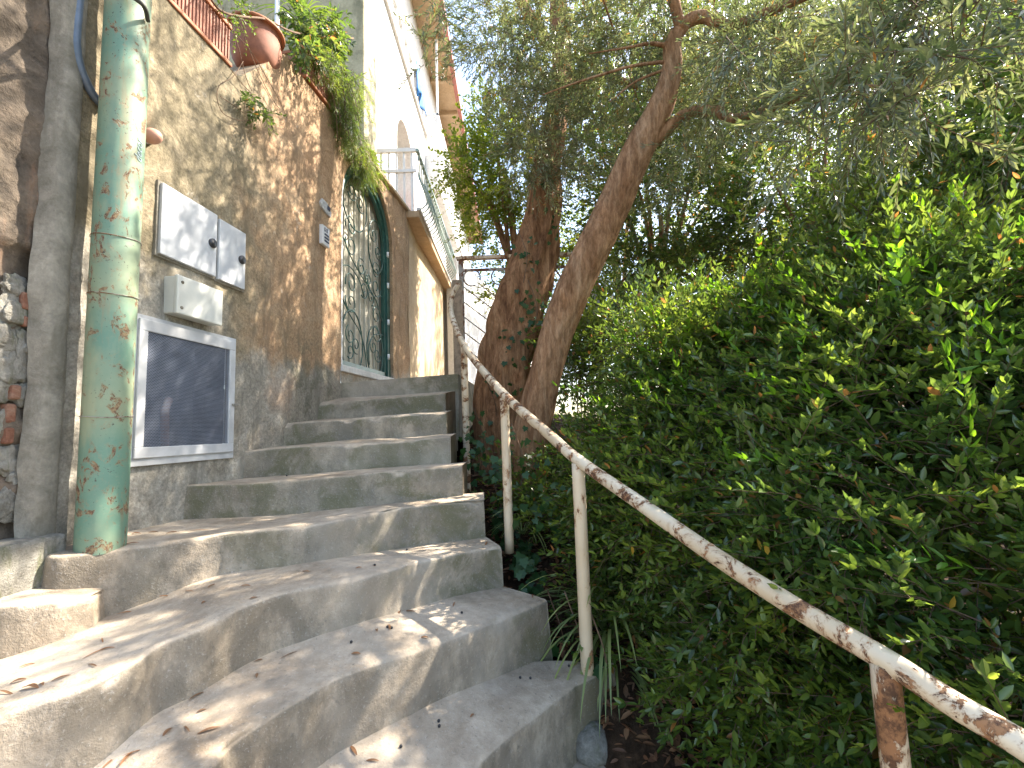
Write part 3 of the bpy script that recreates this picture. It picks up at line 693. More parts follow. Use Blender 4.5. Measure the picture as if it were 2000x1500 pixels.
for u, v0 in ((.9, .53), (.9, .27)):
    scroll(u-.1, v0+.045, .12, 0, 1.25, 1); scroll(u-.1, v0-.05, .12, 0, 1.25, -1)
sline([(.06, .62), (.2, .55), (.42, .49), (.6, .45), (.8, .4), (.95, .3)])
sline([(.06, .3), (.2, .24), (.42, .17), (.52, .08), (.55, .0)])
sline([(.04, .47), (.2, .49), (.4, .45), (.5, .38)]); sline([(.55, .5), (.7, .42), (.95, .45)])
for a in ((.44, .53, .1, 1.), (.6, .5, .09, 2.), (.5, .42, .1, 4.), (.66, .4, .09, 5.)): scroll(a[0], a[1], a[2], a[3], 1.3)
ring(.24, .1, .22, 1.5); ring(.76, .1, .2, 1.4)
scroll(.2, .14, .1, 2, 1.3); scroll(.32, .1, .09, 5, 1.3, -1); scroll(.2, .06, .08, 4, 1.2); scroll(.72, .13, .09, 2, 1.3); scroll(.82, .09, .09, 0, 1.3, -1)
sline([(.62, .02), (.6, .12), (.75, .2), (.98, .22)])
for v in (.12, .38, .66, .9):
    z = SILL+.06+(H_-.2)*v*.8
    G().tube([W(D1-.06, z-.03, -.03), W(D1-.06, z+.03, -.03)], .016, 10).build('hinge', MAT['whitepaint'], door, True)
    G().tube([W(D0+.045, z-.03, -.02), W(D0+.045, z+.03, -.02)], .014, 10).build('hinge', MAT['whitepaint'], door, True)

# ------------------------------------------------------------------ far lane wall, balcony and white house
XB = -1.33; YB0, YB1 = 5.62, 10.2; ZB = at_y(787, 425, 5.62).z-E
fw = empty('terrace_wall', (-1.4, 6, E), 'smooth beige terrace wall below the balcony past the arched door', 'wall')
p1 = W(5.65, 0); V = []; T = []
path_ = [(p1.x, p1.y), (-1.30, 6.4), (-1.27, 7.4), (-1.27, 8.6), (-1.28, 9.9)]
pp = smooth_path([(a, b_, 0) for a, b_ in path_], 12); zz = np.linspace(.2, ZB-.0, 30)
for p in pp:
    for z in zz: V.append((p.x+.008*nz((p.y*2, z*2, 0)), p.y, E+z))
n = len(zz); T = [(i*n+j, (i+1)*n+j, (i+1)*n+j+1, i*n+j+1) for i in range(len(pp)-1) for j in range(n-1)]
link('render', npmesh('render', V, T), MAT['beige'], fw, True)
G().box((-1.9, 9.9, E+.2), (-1.26, 10.1, E+ZB-.01)).build('sunlit_end', MAT['white'], fw, bevel=.01)  # wall's sunlit end face, its brightness painted as white instead of beige
XH = -1.92
house = empty('white_house', (XH, 8, E+2), 'tall white house with balconies and red gutter beyond the arched door', 'house')
Y0 = at_pl(711, 100, (XH, 0, 0), (1, 0, 0)).y
ZU = .5*((at_pl(748, 0, (XH, 0, 0), (1, 0, 0)).z)+(at_pl(830, 262, (XH, 0, 0), (1, 0, 0)).z))-E
ar0 = at_pl(776, 330, (XH, 0, 0), (1, 0, 0)); ar1 = at_pl(808, 330, (XH, 0, 0), (1, 0, 0)); art = at_pl(778, 208, (XH, 0, 0), (1, 0, 0)).z-E
AY0, AY1, AZ = ar0.y, ar1.y, art; AZS = AZ-(AY1-AY0)*.5
# facade with arched recess
g = G()
def quad(a, b_, c, d): k = len(g.v); g.v += [Vector(a), Vector(b_), Vector(c), Vector(d)]; g.f.append([k, k+1, k+2, k+3])
ZF = 2.2; YE = 24.
quad((XH, Y0, E+ZF-1.5), (XH, AY0, E+ZF-1.5), (XH, AY0, E+ZU), (XH, Y0, E+ZU))
quad((XH, AY1, E+ZF-1.5), (XH, YE, E+ZF-1.5), (XH, YE, E+ZU), (XH, AY1, E+ZU))
N_ = 16; ap = [(AY0+(AY1-AY0)*.5*(1-math.cos(math.pi*k/N_)), AZS+(AZ-AZS)*math.sin(math.pi*k/N_)) for k in range(N_+1)]
for (a, b_), (c, d) in zip(ap[:-1], ap[1:]):
    quad((XH, a, E+b_), (XH, c, E+d), (XH, c, E+ZU), (XH, a, E+ZU))
    quad((XH, a, E+b_), (XH, c, E+d), (XH-.6, c, E+d), (XH-.6, a, E+b_))
for yy_ in (AY0, AY1): quad((XH, yy_, E+ZF), (XH, yy_, E+AZS), (XH-.6, yy_, E+AZS), (XH-.6, yy_, E+ZF))
quad((XH-.6, AY0, E+ZF), (XH-.6, AY1, E+ZF), (XH-.6, AY1, E+AZ+.1), (XH-.6, AY0, E+AZ+.1))
quad((XH, Y0, E+ZF-1.5), (XH-4, Y0, E+ZF-1.5), (XH-4, Y0, E+ZU), (XH, Y0, E+ZU))
g.build('wall', MAT['white'], house)
# doorway in the recess: shutters and white frame
sh = G().box((XH-.5, AY0+.12, E+ZF), (XH-.44, AY0+.5, E+AZS-.35)).build('shutter', MAT['shutter'], house, bevel=.01)
sh = G().box((XH-.5, AY0+.75, E+ZF), (XH-.44, AY1-.15, E+AZS-.35)).build('shutter', MAT['shutter'], house, bevel=.01)
G().box((XH-.55, AY0+.0, E+AZS-.33), (XH-.40, AY1, E+AZS-.2)).build('door_frame', MAT['whitepaint'], house)
# cornice & upper storey terrace
G().box((XH-.5, Y0, E+ZU), (XH+.06, YE, E+ZU+.08)).build('string_course', MAT['white'], house, bevel=.01)
bz0, bz1 = ZU+.08, ZU+.62
for k in range(30):
    y = Y0+.1+k*.42
    G().box((XH-.02, y, E+bz0), (XH+.04, y+.10, E+bz1)).build('baluster', MAT['bal_w'], house)
G().box((XH-.03, Y0, E+bz1), (XH+.05, Y0+13, E+bz1+.09)).build('handrail', MAT['bal_w'], house)
G().tube([(XH+.02, Y0+.5, E+bz1+.42), (XH+.02, Y0+9, E+bz1+.42)], .012, 6).build('washing_line', MAT['steel'], house)
EZ = 9.0; 
ge = at_pl(868, 0, (XH+.55, 0, 0), (1, 0, 0)); ge2 = at_pl(903, 290, (XH+.55, 0, 0), (1, 0, 0)); EZ = .5*(ge.z+ge2.z)-E
UX = XH-.12
G().box((UX-.2, Y0+.3, E+ZU+.09), (UX, YE, E+EZ-.005)).build('upper_wall', MAT['white'], house)
G().box((UX-.3, Y0+1.2, E+EZ), (XH+.5, YE, E+EZ+.12)).build('eave', MAT['soffit'], house)
G().box((XH+.505, Y0+1.2, E+EZ-.06), (XH+.62, YE, E+EZ+.16)).build('gutter', MAT['redtrim'], house, bevel=.02)
for y in np.arange(Y0+2, YE, 1.4): G().box((UX+.01, y, E+EZ-.14), (XH+.45, y+.12, E+EZ-.002)).build('rafter', MAT['soffit'], house)
# projecting upper balcony further along
cb = at_pl(826, 300, (XH+.0, 0, 0), (1, 0, 0)); YP = cb.y+.3; PXR = at_y(858, 300, YP).x; ZP = at_y(840, 302, YP).z-E; ZPT = at_y(840, 225, YP).z-E
PXL = XH-.0
G().box((PXL+.003, YP, E+ZP-.9), (PXR, YP+4, E+ZP)).build('balcony_slab', MAT['white'], house, bevel=.01)
G().box((PXL+.003, YP, E+ZPT), (PXR, YP+.06, E+ZPT+.05)).build('balcony_rail', MAT['bal_w'], house)
G().box((PXR-.05, YP, E+ZP), (PXR, YP+.05, E+EZ-.01)).build('balcony_pole', MAT['bal_w'], house)
G().box((PXR-.04, YP+.06, E+ZPT), (PXR, YP+4, E+ZPT+.05)).build('balcony_rail', MAT['bal_w'], house)
wdt = PXR-PXL
for k in range(5):
    a = k/5; g = G().tube([(PXL+wdt*max(0, a-.1), YP+.03, E+ZP+(ZPT-ZP)*.02+(0 if a >= .1 else .1)), (PXL+wdt*min(1, a+.45), YP+.03, E+ZP+(ZPT-ZP)*min(1, (min(1, a+.45)-max(0, a-.1))/.55))], .012, 5)
    g.build('diagonal_bar', MAT['bal_w'], house)
for k in range(14): G().box((PXR-.035, YP+.2+k*.26, E+ZP), (PXR-.015, YP+.22+k*.26, E+ZPT)).build('bar', MAT['bal_w'], house)
# blue cloth on the terrace rail
yb0 = at_pl(812, 160, (XH+.06, 0, 0), (1, 0, 0)).y; yb1 = at_pl(828, 235, (XH+.06, 0, 0), (1, 0, 0)).y
V = []; T = []
for i in range(20):
    y = yb0+(yb1-yb0)*i/19
    for j in range(10): V.append((XH+.075+.05*math.sin(i*1.1)*j/9, y, E+bz1+.35-(.75+.12*math.sin(i*.7))*j/9))
T = [(i*10+j, (i+1)*10+j, (i+1)*10+j+1, i*10+j+1) for i in range(19) for j in range(9)]
cl = link('towel', npmesh('towel', V, T), MAT['blue'], None, True); cl.modifiers.new('s', 'SOLIDIFY').thickness = .006
tag(cl, 'blue and white cloth hung over the upper terrace balustrade', 'towel')
# lower balcony with belly balusters
bal = empty('balcony', (-1.3, 6, E+ZB), 'long narrow balcony with bulging iron balusters above the beige terrace wall', 'balcony')
XO = -1.12
G().quadbox([(XH+.01, YB0, E+ZB), (XO, YB0, E+ZB), (XO, YB1, E+ZB), (XH+.01, YB1, E+ZB), (XH+.01, YB0, E+ZB+.09), (XO, YB0, E+ZB+.09), (XO, YB1, E+ZB+.09), (XH+.01, YB1, E+ZB+.09)]).build('slab', MAT['soffit'], bal, bevel=.01)
G().box((XO-.03, YB0+.0, E+ZB+.091), (XO+.02, YB1, E+ZB+.13)).build('kerb', MAT['white'], bal)
proto = None
for k in range(40):
    y = YB0+.08+k*.112
    if proto is None:
        prof = [(0, .13), (.09, .2), (.13, .32), (.08, .45), (.01, .55), (-.01, .7), (0, .9)]
        proto = G().tube(smooth_path([(XO+a-.01, y, E+ZB+b_) for a, b_ in prof], 4), .009, 6).build('baluster', MAT['balgrey'], bal, True)
    else:
        o = proto.copy(); o.location = proto.location+Vector((0, k*.112, 0)); col.objects.link(o)
for k in range(7):
    x = XO-.09-k*.1
    G().box((x-.012, YB0+.02, E+ZB+.09), (x+.012, YB0+.04, E+ZB+.9)).build('bar', MAT['whitepaint'], bal)
G().box((XO-.03, YB0, E+ZB+.9), (XO+.01, YB1, E+ZB+.94)).build('top_rail', MAT['balgrey'], bal)
G().box((XH+.02, YB0, E+ZB+.9), (XO-.031, YB0+.04, E+ZB+.95)).build('end_rail', MAT['whitepaint'], bal)
G().box((XH+.02, YB0+.002, E+ZB+.62), (XO-.031, YB0+.03, E+ZB+.66)).build('end_rail', MAT['whitepaint'], bal)
# yellowed pier behind the planters
yp = empty('garden_pier', (-2.2, 4.6, E+2.7), 'yellowed plaster house corner rising behind the hanging plants', 'wall')
a = at_y(640, 100, 5.0); b_ = at_y(711, 100, 5.0)
G().box((a.x-1.6, 5.0, E+2.0), (b_.x, 5.5, E+7)).build('render', MAT['cream'], yp, bevel=.02)
# bright house wall seen above the planters
bw = empty('house_wall', (-3.2, 4, E+2.5), 'sunlit pale house wall behind the terrace planters', 'wall')
G().box((-6.5, 5.52, E+1.5), (a.x-.1, 5.7, E+7)).build('render', MAT['white'], bw)

# ------------------------------------------------------------------ planters and pots on the wall
def planter(s0, s1, z0, h, label, ribs=26, tilt=.0):
    t = empty('planter', W(s0, z0), label, 'planter', 'terracotta planters along the wall top')
    G().wbox(s0, s1, z0, z0+h, -.2, -.004).build('trough', MAT['terra'], t, bevel=.01)
    G().wbox(s0-.012, s1+.012, z0-.028, z0-.001, -.21, .012).build('foot_rim', MAT['terra2'], t, bevel=.006)
    G().wbox(s0-.01, s1+.01, z0+h, z0+h+.03, -.21, .008).build('rim', MAT['terra2'], t, bevel=.006)
    for k in range(ribs):
        s = s0+.01+(s1-s0-.02)*k/(ribs-1); G().wbox(s-.004, s+.004, z0+.01, z0+h-.01, -.0045, .003).build('rib', MAT['terra'], t)
sA1 = wall_sz(448, 120)[0]
planter(sA1-.80, sA1, TOP1+.03, .22, 'long ribbed terracotta planter on the wall top above the meters', 34)
s2 = wall_sz(598, 140)[0]; s3 = wall_sz(655, 215)[0]
planter(s2, s3-.0, TOP2+.03, .2, 'terracotta planter on the higher wall top overgrown with trailing plants', 20)
pc = at_pl(500, 95, W(2.9, 0, -.12), WN); pot = empty('flower_pot', pc, 'round bulging terracotta pot tipped on the wall between the planters', 'pot')
g = G(); n = 24; pr = [(0, -.16), (.11, -.16), (.15, -.08), (.165, .02), (.15, .1), (.155, .11), (.17, .13), (.16, .14), (.135, .13)]
for r_, z_ in pr:
    for k in range(n):
        a_ = 2*math.pi*k/n; g.v.append(pc+Vector((r_*math.cos(a_), r_*math.sin(a_)*1., z_-.02)))
for i in range(len(pr)-1):
    for k in range(n): g.f.append([i*n+k, i*n+(k+1) % n, (i+1)*n+(k+1) % n, (i+1)*n+k])
g.build('bowl', MAT['terra'], pot, True)
g = G().tube([pc+Vector((.172*math.cos(a_), .172*math.sin(a_), .11)) for a_ in np.linspace(0, 2*math.pi, 33)], .014, 8, cap=False); g.build('rim', MAT['terra2'], pot, True)
wpz = at_pl(541, 60, W(3, 0, -.05), WN)
wl = G().tube([(wpz.x, wpz.y, E+2.2), (wpz.x, wpz.y, E+3.6)], .017, 12).build('white_pole', MAT['whitepaint'], None, True)
tag(wl, 'thin white pole standing on the wall beside the round pot', 'pole')

# ------------------------------------------------------------------ handrail
C_ = Vector((.305, 2.05, 0)); Dd = Vector((.494, -.87, 0)).normalized(); Nn = Vector((Dd.y, -Dd.x, 0))
def rp(px, py): return at_pl(px, py, C_, Nn)
hr = empty('handrail', C_+Vector((0, 0, .5)), 'rusty handrail with flaking white paint running down beside the stairs', 'handrail')
A_ = [at_y(894, 556, 4.25), at_y(883, 578, 4.2), at_y(880, 605, 4.1), at_y(890, 640, 3.9), at_y(905, 672, 3.65), at_y(925, 702, 3.42)]
pr_ = [rp(985, 771), rp(1075, 851), rp(1130, 899), rp(1260, 990), rp(1400, 1088), rp(1560, 1190), rp(1728, 1288), rp(1860, 1374), rp(1990, 1450), rp(2200, 1590), rp(2500, 1790)]
pp = smooth_path(A_+pr_, 10)
g = G().tube(pp, lerp_list([.024, .025, .026, .027, .027, .027], len(pp)), 16, wob=.03); g.build('rail', MAT['rail'], hr, True)
def postm(p0, p1, r, mat):
    n = 14; g = G().tube([p0.lerp(p1, t) for t in np.linspace(0, 1, n)], r, 14, wob=.02); return g.build('post', mat, hr, True)
t0 = rp(985, 778); postm(t0, Vector((t0.x, t0.y, at_y(1000, 1037, t0.y).z-.12)), .026, MAT['post'])
t0 = rp(1129, 905); t1 = at_z(1150, 1286, -1.09); postm(t0, Vector((t1.x-.03, t0.y+.03, t1.z-.015)), .029, MAT['post'])
t0 = rp(1727, 1296); postm(t0, t0+Vector((.0, .0, -.95)), .029, MAT['rustypost'])
t0 = at_y(906, 676, 3.65); postm(t0, Vector((t0.x, t0.y, at_y(910, 962, 3.65).z-.1)), .027, MAT['rail'])

# ------------------------------------------------------------------ gate at the top of the stairs
YG = 4.75
gate = empty('iron_gate', at_y(1000, 700, YG), 'old rusty iron gate with diagonal rods and a flat top behind the tree trunks', 'gate')
tl = at_y(899, 508, YG); tr_ = at_y(1160, 492, YG); bl = at_y(905, 700, YG)
GL, GR, GT, GB = tl.x, tr_.x, tl.z, E+.45
G().box((GL-.02, YG-.02, GB), (GL+.03, YG+.03, GT)).build('gate_post', MAT['gatepaint'], gate, bevel=.004)
G().box((GR-.03, YG-.02, GB-.5), (GR+.03, YG+.03, GT)).build('gate_post', MAT['gatepaint'], gate, bevel=.004)
G().box((GL-.04, YG-.03, GT), (GR+.04, YG+.03, GT+.035)).build('top_bar', MAT['rustypost'], gate, bevel=.004)
G().box((GL+.03, YG-.012, GT-.13), (GR-.03, YG+.012, GT-.105)).build('second_bar', MAT['gatepaint'], gate)
for k in range(9):
    x0 = GL+.03+(k-4)*.2; z0_ = GT-.35
    p = Vector((x0, YG, GT-.3)); q_ = p+Vector((1.15, 0, -.95))
    # clip to the gate
    if p.x < GL+.03: t = (GL+.03-p.x)/1.15; p = p.lerp(q_, t) if t < 1 else None
    if p is None: continue
    if q_.x > GR-.03: t = (GR-.03-p.x)/(q_.x-p.x); q_ = p.lerp(q_, t)
    G().tube([p, q_], .006, 6).build('diagonal_rod', MAT['gatepaint'], gate)
for k in range(2):
    cx = GL+.12+k*.3
    G().tube([Vector((cx+.09*math.cos(a), YG, GT-.2+.09*math.sin(a))) for a in np.linspace(-.3, 2*math.pi-1.2, 20)], .008, 6).build('curl', MAT['gatepaint'], gate)
for k in range(7):
    x = GR-.05-k*.035; G().box((x-.006, YG-.02, GB-.4), (x+.006, YG-.012, GB+.55)).build('slat', MAT['rustypost'], gate)
wpst = at_y(893, 548, 4.5); o = G().box((wpst.x-.05, 4.47, E+.3), (wpst.x+.045, 4.56, wpst.z)).build('wooden_post', MAT['wood'], None, bevel=.006)
tag(o, 'weathered wooden post at the stair head beside the gate', 'post')
gw = G().quadbox([(-1.0, 8.6, E+.1), (.7, 15, E+.1), (.5, 15, E+.1), (-1.2, 8.6, E+.1), (-1.0, 8.6, E+3.4), (.7, 15, E+3.4), (.5, 15, E+3.4), (-1.2, 8.6, E+3.4)]).build('garden_wall', MAT['white'], None)
tag(gw, 'bright white garden wall seen through the iron gate', 'wall')

# ------------------------------------------------------------------ foliage tools
def leaf_t(L, Wd, fold=.25, curl=.15, k=6):
    if k == 6:
        V = [(0, 0, 0), (-.42*Wd, .3*L, fold*Wd*.42), (-.38*Wd, .65*L, fold*Wd*.38-curl*L*.1), (0, L, -curl*L*.35), (.38*Wd, .65*L, fold*Wd*.38-curl*L*.1), (.42*Wd, .3*L, fold*Wd*.42), (0, .48*L, -.02*L)]
        T = [(0, 5, 4), (0, 4, 3), (0, 3, 2), (0, 2, 1)]; V = V[:6]; V[0] = (0, 0, -.02*L)
    else:
        V = [(0, 0, 0), (-.5*Wd, .45*L, fold*Wd*.4), (0, L, -curl*L*.3), (.5*Wd, .45*L, fold*Wd*.4)]
        T = [(0, 3, 2), (0, 2, 1)]
    return np.array(V), np.array(T)
def rotm(d, up):
    y = d/np.linalg.norm(d); x = np.cross(y, up); nx_ = np.linalg.norm(x)
    x = x/nx_ if nx_ > 1e-6 else np.array([1., 0, 0]); z = np.cross(x, y); return np.stack([x, y, z], 1)
def spray_t(length, pairs, L, Wd, spread=55, alt=False, k=6, droop=.2, jit=.25, tip=True, seed=0):
    r = np.random.default_rng(seed); V = []; T = []; SV = []; n = 0
    lv, lt = leaf_t(L, Wd, k=k)
    def pt(t): return np.array([0, length*t, -droop*length*t*t])
    for i in range(pairs):
        t = .12+.86*i/max(1, pairs-1)
        sz = (1-.35*t) if tip else 1
        roll = (i % 2)*1.2+r.normal()*.3
        for s_ in ((-1, 1) if not alt else ((-1,) if i % 2 else (1,))):
            a = math.radians(spread*(1-.35*t)+r.normal()*10)
            d = np.array([s_*math.sin(a)*math.cos(roll), math.cos(a), s_*math.sin(a)*math.sin(roll)*.8+r.normal()*jit*.6])
            M_ = rotm(d, np.array([r.normal()*.35, 0, 1]))
            V.append((lv*sz*r.uniform(.75, 1.15))@M_.T+pt(t)); T.append(lt+n); n += len(lv)
    if tip:
        for _ in range(2):
            M_ = rotm(np.array([r.normal()*.3, 1, r.normal()*.3]), np.array([r.normal()*.5, 0, 1])); V.append(lv*.7@M_.T+pt(1)); T.append(lt+n); n += len(lv)
    # stem as a thin three sided prism
    sw = .0012+.0035*length; st = []
    for t in (0, .5, 1):
        for a in range(3): st.append(pt(t)+np.array([math.cos(a*2.09), 0, math.sin(a*2.09)])*sw*(1-.7*t))
    ST = []
    for i in range(2):
        for a in range(3): p = i*3+a; q = i*3+(a+1) % 3; ST += [(p, q, q+3), (p, q+3, p+3)]
    return np.concatenate(V), np.concatenate(T), np.array(st), np.array(ST)
def place(tmpls, P, Dv, sc_, stems=True):
    """positions, directions, scales -> leaf mesh arrays and stem arrays"""
    P = np.asarray(P); Dv = np.asarray(Dv); sc_ = np.asarray(sc_); n = len(P)
    y = Dv/np.linalg.norm(Dv, axis=1)[:, None]; up = rng.normal(size=(n, 3))*.35+np.array([0, 0, 1.])
    x = np.cross(y, up); x /= np.linalg.norm(x, axis=1)[:, None]+1e-9; z = np.cross(x, y); M_ = np.stack([x, y, z], 2)
    idx = rng.integers(0, len(tmpls), n); LV = []; LT = []; SV = []; ST = []; a = b = 0
    for k, (v, t, sv, st) in enumerate(tmpls):
        sel = np.where(idx == k)[0]
        if not len(sel): continue
        m_ = M_[sel]*sc_[sel][:, None, None]
        vv = np.einsum('nij,vj->nvi', m_, v)+P[sel][:, None, :]; tt = t[None]+(np.arange(len(sel))*len(v))[:, None, None]+a
        LV.append(vv.reshape(-1, 3)); LT.append(tt.reshape(-1, 3)); a += len(sel)*len(v)
        if stems:
            vv = np.einsum('nij,vj->nvi', m_, sv)+P[sel][:, None, :]; tt = st[None]+(np.arange(len(sel))*len(sv))[:, None, None]+b
            SV.append(vv.reshape(-1, 3)); ST.append(tt.reshape(-1, 3)); b += len(sel)*len(sv)
    return np.concatenate(LV), np.concatenate(LT), (np.concatenate(SV), np.concatenate(ST)) if stems else None
def foliage(parent, tm, P, Dv, s_, mat, smat='twig', name='foliage', sname='twigs', stems=True):
    v, t, st = place(tm, P, Dv, s_, stems); link(name, npmesh(name, v, t), MAT[mat], parent)
    if stems: link(sname, npmesh(sname, *st), MAT[smat], parent)
def unit(n):
    v = rng.normal(size=(n, 3)); return v/np.linalg.norm(v, axis=1)[:, None]
def proj(P):                                # pixel position of world points
    d = np.asarray(P)-np.array(CAM); zc_ = d@np.array(f0); return 1000+F*(d@np.array(cr))/zc_, 750-F*(d@np.array(cu))/zc_, zc_

def shafts(P):
    """True where a spray stands in one of the gaps of the canopy through which the sun falls"""
    def land_(z): lam = (P[:, 2]-z)/sd.z; return P[:, 0]-sd.x*lam, P[:, 1]-sd.y*lam
    gx, gy = land_(E+.45); qx, qy = gx+.38, gy-3.6; du = qx*.494-qy*.87; dn = qx*.87+qy*.494
    a = (du > .5) & (du < 4.6) & (dn > .05) & (dn < 1.9)
    na = np.array([nz((x*1.5, y*1.5, 4)) if k else -1 for x, y, k in zip(gx, gy, a)]) > -.26
    gx, gy = land_(E-.65); b = (gx > -2) & (gx < -.1) & (gy > .3) & (gy < 2.)
    nb = np.array([nz((x*2.2, y*2.2, 9))-.35*x-.55*(y-1.3) if k else -9 for x, y, k in zip(gx, gy, b)]) > .38
    return (na | nb) & (P[:, 2] > E+.75)
# ------------------------------------------------------------------ trees
def trunk(name, pts, rads, parent, mat, n=22, wob=.12, sub=10, seed=0, wf=2.):
    pp = smooth_path(pts, sub); rr = lerp_list(rads, len(pp)); return G().tube(pp, rr, n, wob=wob, wf=wf, seed=seed).build(name, MAT[mat], parent, True)
big = empty('ivy_clad_tree', at_y(985, 900, 4.2), 'thick old tree trunk with deep furrowed bark and ivy behind the handrail', 'tree')
bp = [at_y(990, 960, 4.2), at_y(985, 860, 4.2), at_y(985, 760, 4.2), at_y(1000, 660, 4.22), at_y(1030, 550, 4.25), at_y(1058, 440, 4.3), at_y(1066, 340, 4.35), at_y(1088, 220, 4.45), at_y(1098, 100, 4.55), at_y(1085, -40, 4.7), at_y(1060, -250, 4.9)]
trunk('trunk', bp, [.33, .29, .265, .25, .215, .17, .14, .115, .10, .09, .07], big, 'bark2', 30, .35, 12, 3, 2.2)
oli = empty('olive_tree', at_y(1035, 930, 3.4), 'leaning smooth brown olive trunk forking into silvery leaves above the rail', 'tree')
op = [at_y(1030, 960, 3.45), at_y(1036, 860, 3.4), at_y(1062, 745, 3.38), at_y(1098, 620, 3.35), at_y(1140, 520, 3.33), at_y(1190, 420, 3.3), at_y(1245, 300, 3.25), at_y(1292, 205, 3.2), at_y(1312, 130, 3.18), at_y(1313, 85, 3.15), at_y(1340, 45, 3.12), at_y(1375, 33, 3.1), at_y(1405, 48, 3.05), at_y(1440, 48, 3.0), at_y(1500, 20, 2.9)]
trunk('trunk', op, [.14, .13, .125, .128, .13, .125, .115, .095, .075, .06, .045, .042, .04, .032, .02], oli, 'bark', 24, .14, 8, 9)
br = []
def limb(pts, rads, par=oli, mat='bark', seed=1): 
    br.append([Vector(p) for p in pts]); trunk('branch', pts, rads, par, mat, 12, .12, 8, seed)
limb([at_y(1280, 275, 3.22), at_y(1335, 226, 3.15), at_y(1395, 216, 3.05), at_y(1440, 232, 2.95), at_y(1560, 190, 2.8), at_y(1700, 120, 2.6)], [.05, .042, .038, .034, .024, .012])
limb([at_y(1303, 90, 3.15), at_y(1270, 85, 3.1), at_y(1230, 92, 3.05), at_y(1150, 105, 3.0)], [.02, .014, .009, .004])
limb([at_y(1300, 120, 3.18), at_y(1230, 130, 3.0), at_y(1130, 160, 2.9), at_y(1060, 185, 2.8)], [.014, .01, .007, .003])
limb([at_y(1300, 135, 3.18), at_y(1240, 160, 3.1), at_y(1190, 200, 3.0)], [.012, .008, .003])
limb([at_y(1440, 48, 3.0), at_y(1560, 0, 2.7), at_y(1700, -60, 2.4), at_y(1900, -120, 2.1)], [.03, .025, .018, .01])
limb([at_y(1330, 60, 3.12), at_y(1300, -60, 3.0), at_y(1240, -220, 2.8), at_y(1100, -420, 2.4), at_y(900, -700, 2.)], [.04, .04, .032, .024, .012])
limb([at_y(1310, -20, 3.05), at_y(1400, -180, 2.7), at_y(1500, -420, 2.2), at_y(1500, -800, 1.7)], [.035, .03, .022, .012])
limb([at_y(1108, 175, 4.45), at_y(1170, 150, 4.3), at_y(1250, 170, 4.2)], [.06, .045, .03], big, 'bark2')
limb([at_y(1075, 90, 4.55), at_y(1040, 40, 4.5), at_y(1000, -30, 4.4)], [.07, .06, .05], big, 'bark2')
OL = [spray_t(.26, 10, .062, .0125, 42, False, 6, .25, .3, True, s) for s in range(7)]
# canopy clusters of the olive: centre, radii, number of sprays
def ell(c, r, n, outward=.6, up=.2, shell=.35):
    u = unit(n); rad = (shell+(1-shell)*rng.random(n))**.6; c = np.array(c, float); r = np.array(r, float)
    return c+u*rad[:, None]*r, u*outward+unit(n)*.6+np.array([0, 0, up])
P = []; Dr = []
def addc(c, r, n, **k):
    a, b = ell(c, r, n, **k); P.append(a); Dr.append(b)
def c3(px, py, y): return tuple(at_y(px, py, y))
# hanging in the picture
for px, py, y, r, n in [(1010, 60, 3.9, .55, 190), (930, 30, 3.7, .4, 110), (1120, 30, 3.6, .5, 150), (1180, 160, 3.7, .42, 120), (1010, 210, 3.9, .34, 80), (1040, 300, 4.0, .22, 50),
                        (1400, 60, 3.4, .6, 200), (1250, -20, 3.2, .5, 140), (1470, 170, 3.0, .42, 140), (1560, 60, 2.7, .45, 160), (1450, 290, 3.2, .3, 60), (1650, 150, 2.4, .42, 150),
                        (1700, 30, 2.2, .42, 150), (1580, 270, 2.6, .3, 70), (1760, 230, 2.1, .28, 70), (1850, 30, 1.9, .3, 90), (1950, 90, 1.8, .3, 80), (1930, -20, 1.7, .3, 80), (1060, 330, 3.8, .3, 70), (1080, 180, 3.7, .3, 70), (1500, 20, 2.3, .4, 120), (1640, 280, 2.0, .3, 80), (1780, 110, 1.7, .3, 90), (1900, 200, 1.6, .25, 60), (1380, 340, 3.0, .3, 60), (980, 130, 3.9, .4, 110), (1060, 250, 3.8, .35, 90), (1150, 260, 3.9, .4, 110), (1100, 100, 3.7, .4, 120), (1300, 330, 4.2, .45, 120), (1250, 80, 3.6, .45, 140), (1420, 180, 3.5, .45, 140), (1550, 180, 3.2, .5, 150), (1650, 40, 3.0, .5, 150), (1750, 150, 2.8, .45, 140), (1850, 120, 2.4, .4, 130), (1800, 300, 2.6, .35, 90), (1950, 260, 2.2, .3, 90), (830, 20, 3.1, .16, 16), (845, 120, 3.2, .14, 12), (1340, 230, 3.8, .4, 80)]:
    addc(c3(px, py, y), (r, r, r*.8), n, up=-.1)
# overhead, above the stairs (casts the dappled shade)
for _ in range(46):
    x, y, z = rng.uniform(-.1, 3.2), rng.uniform(.3, 4.6), rng.uniform(2.6, 4.6)
    addc((x, y, E+z), (.42, .42, .3), int(rng.uniform(30, 62)))
P = np.concatenate(P); Dr = np.concatenate(Dr)
px, py, zc_ = proj(P)
keep = (zc_ > .9) | (P[:, 2] > E+2)
keep &= ~((px > 880) & (px < 960) & (py > 110) & (py < 330) & (zc_ > 0))      # open sky left of the tree
keep &= ~((px < 780) & (py > -30) & (zc_ > 0)); keep &= P[:, 0] > -.6
keep &= ~(shafts(P) & (rng.random(len(P)) < .9))
P, Dr = P[keep], Dr[keep]
foliage(oli, OL, P, Dr, rng.uniform(.8, 1.15, len(P))*np.where((proj(P)[2] < 2.6) & (P[:, 2] < E+2.4), 1.3, 1.), 'olive')
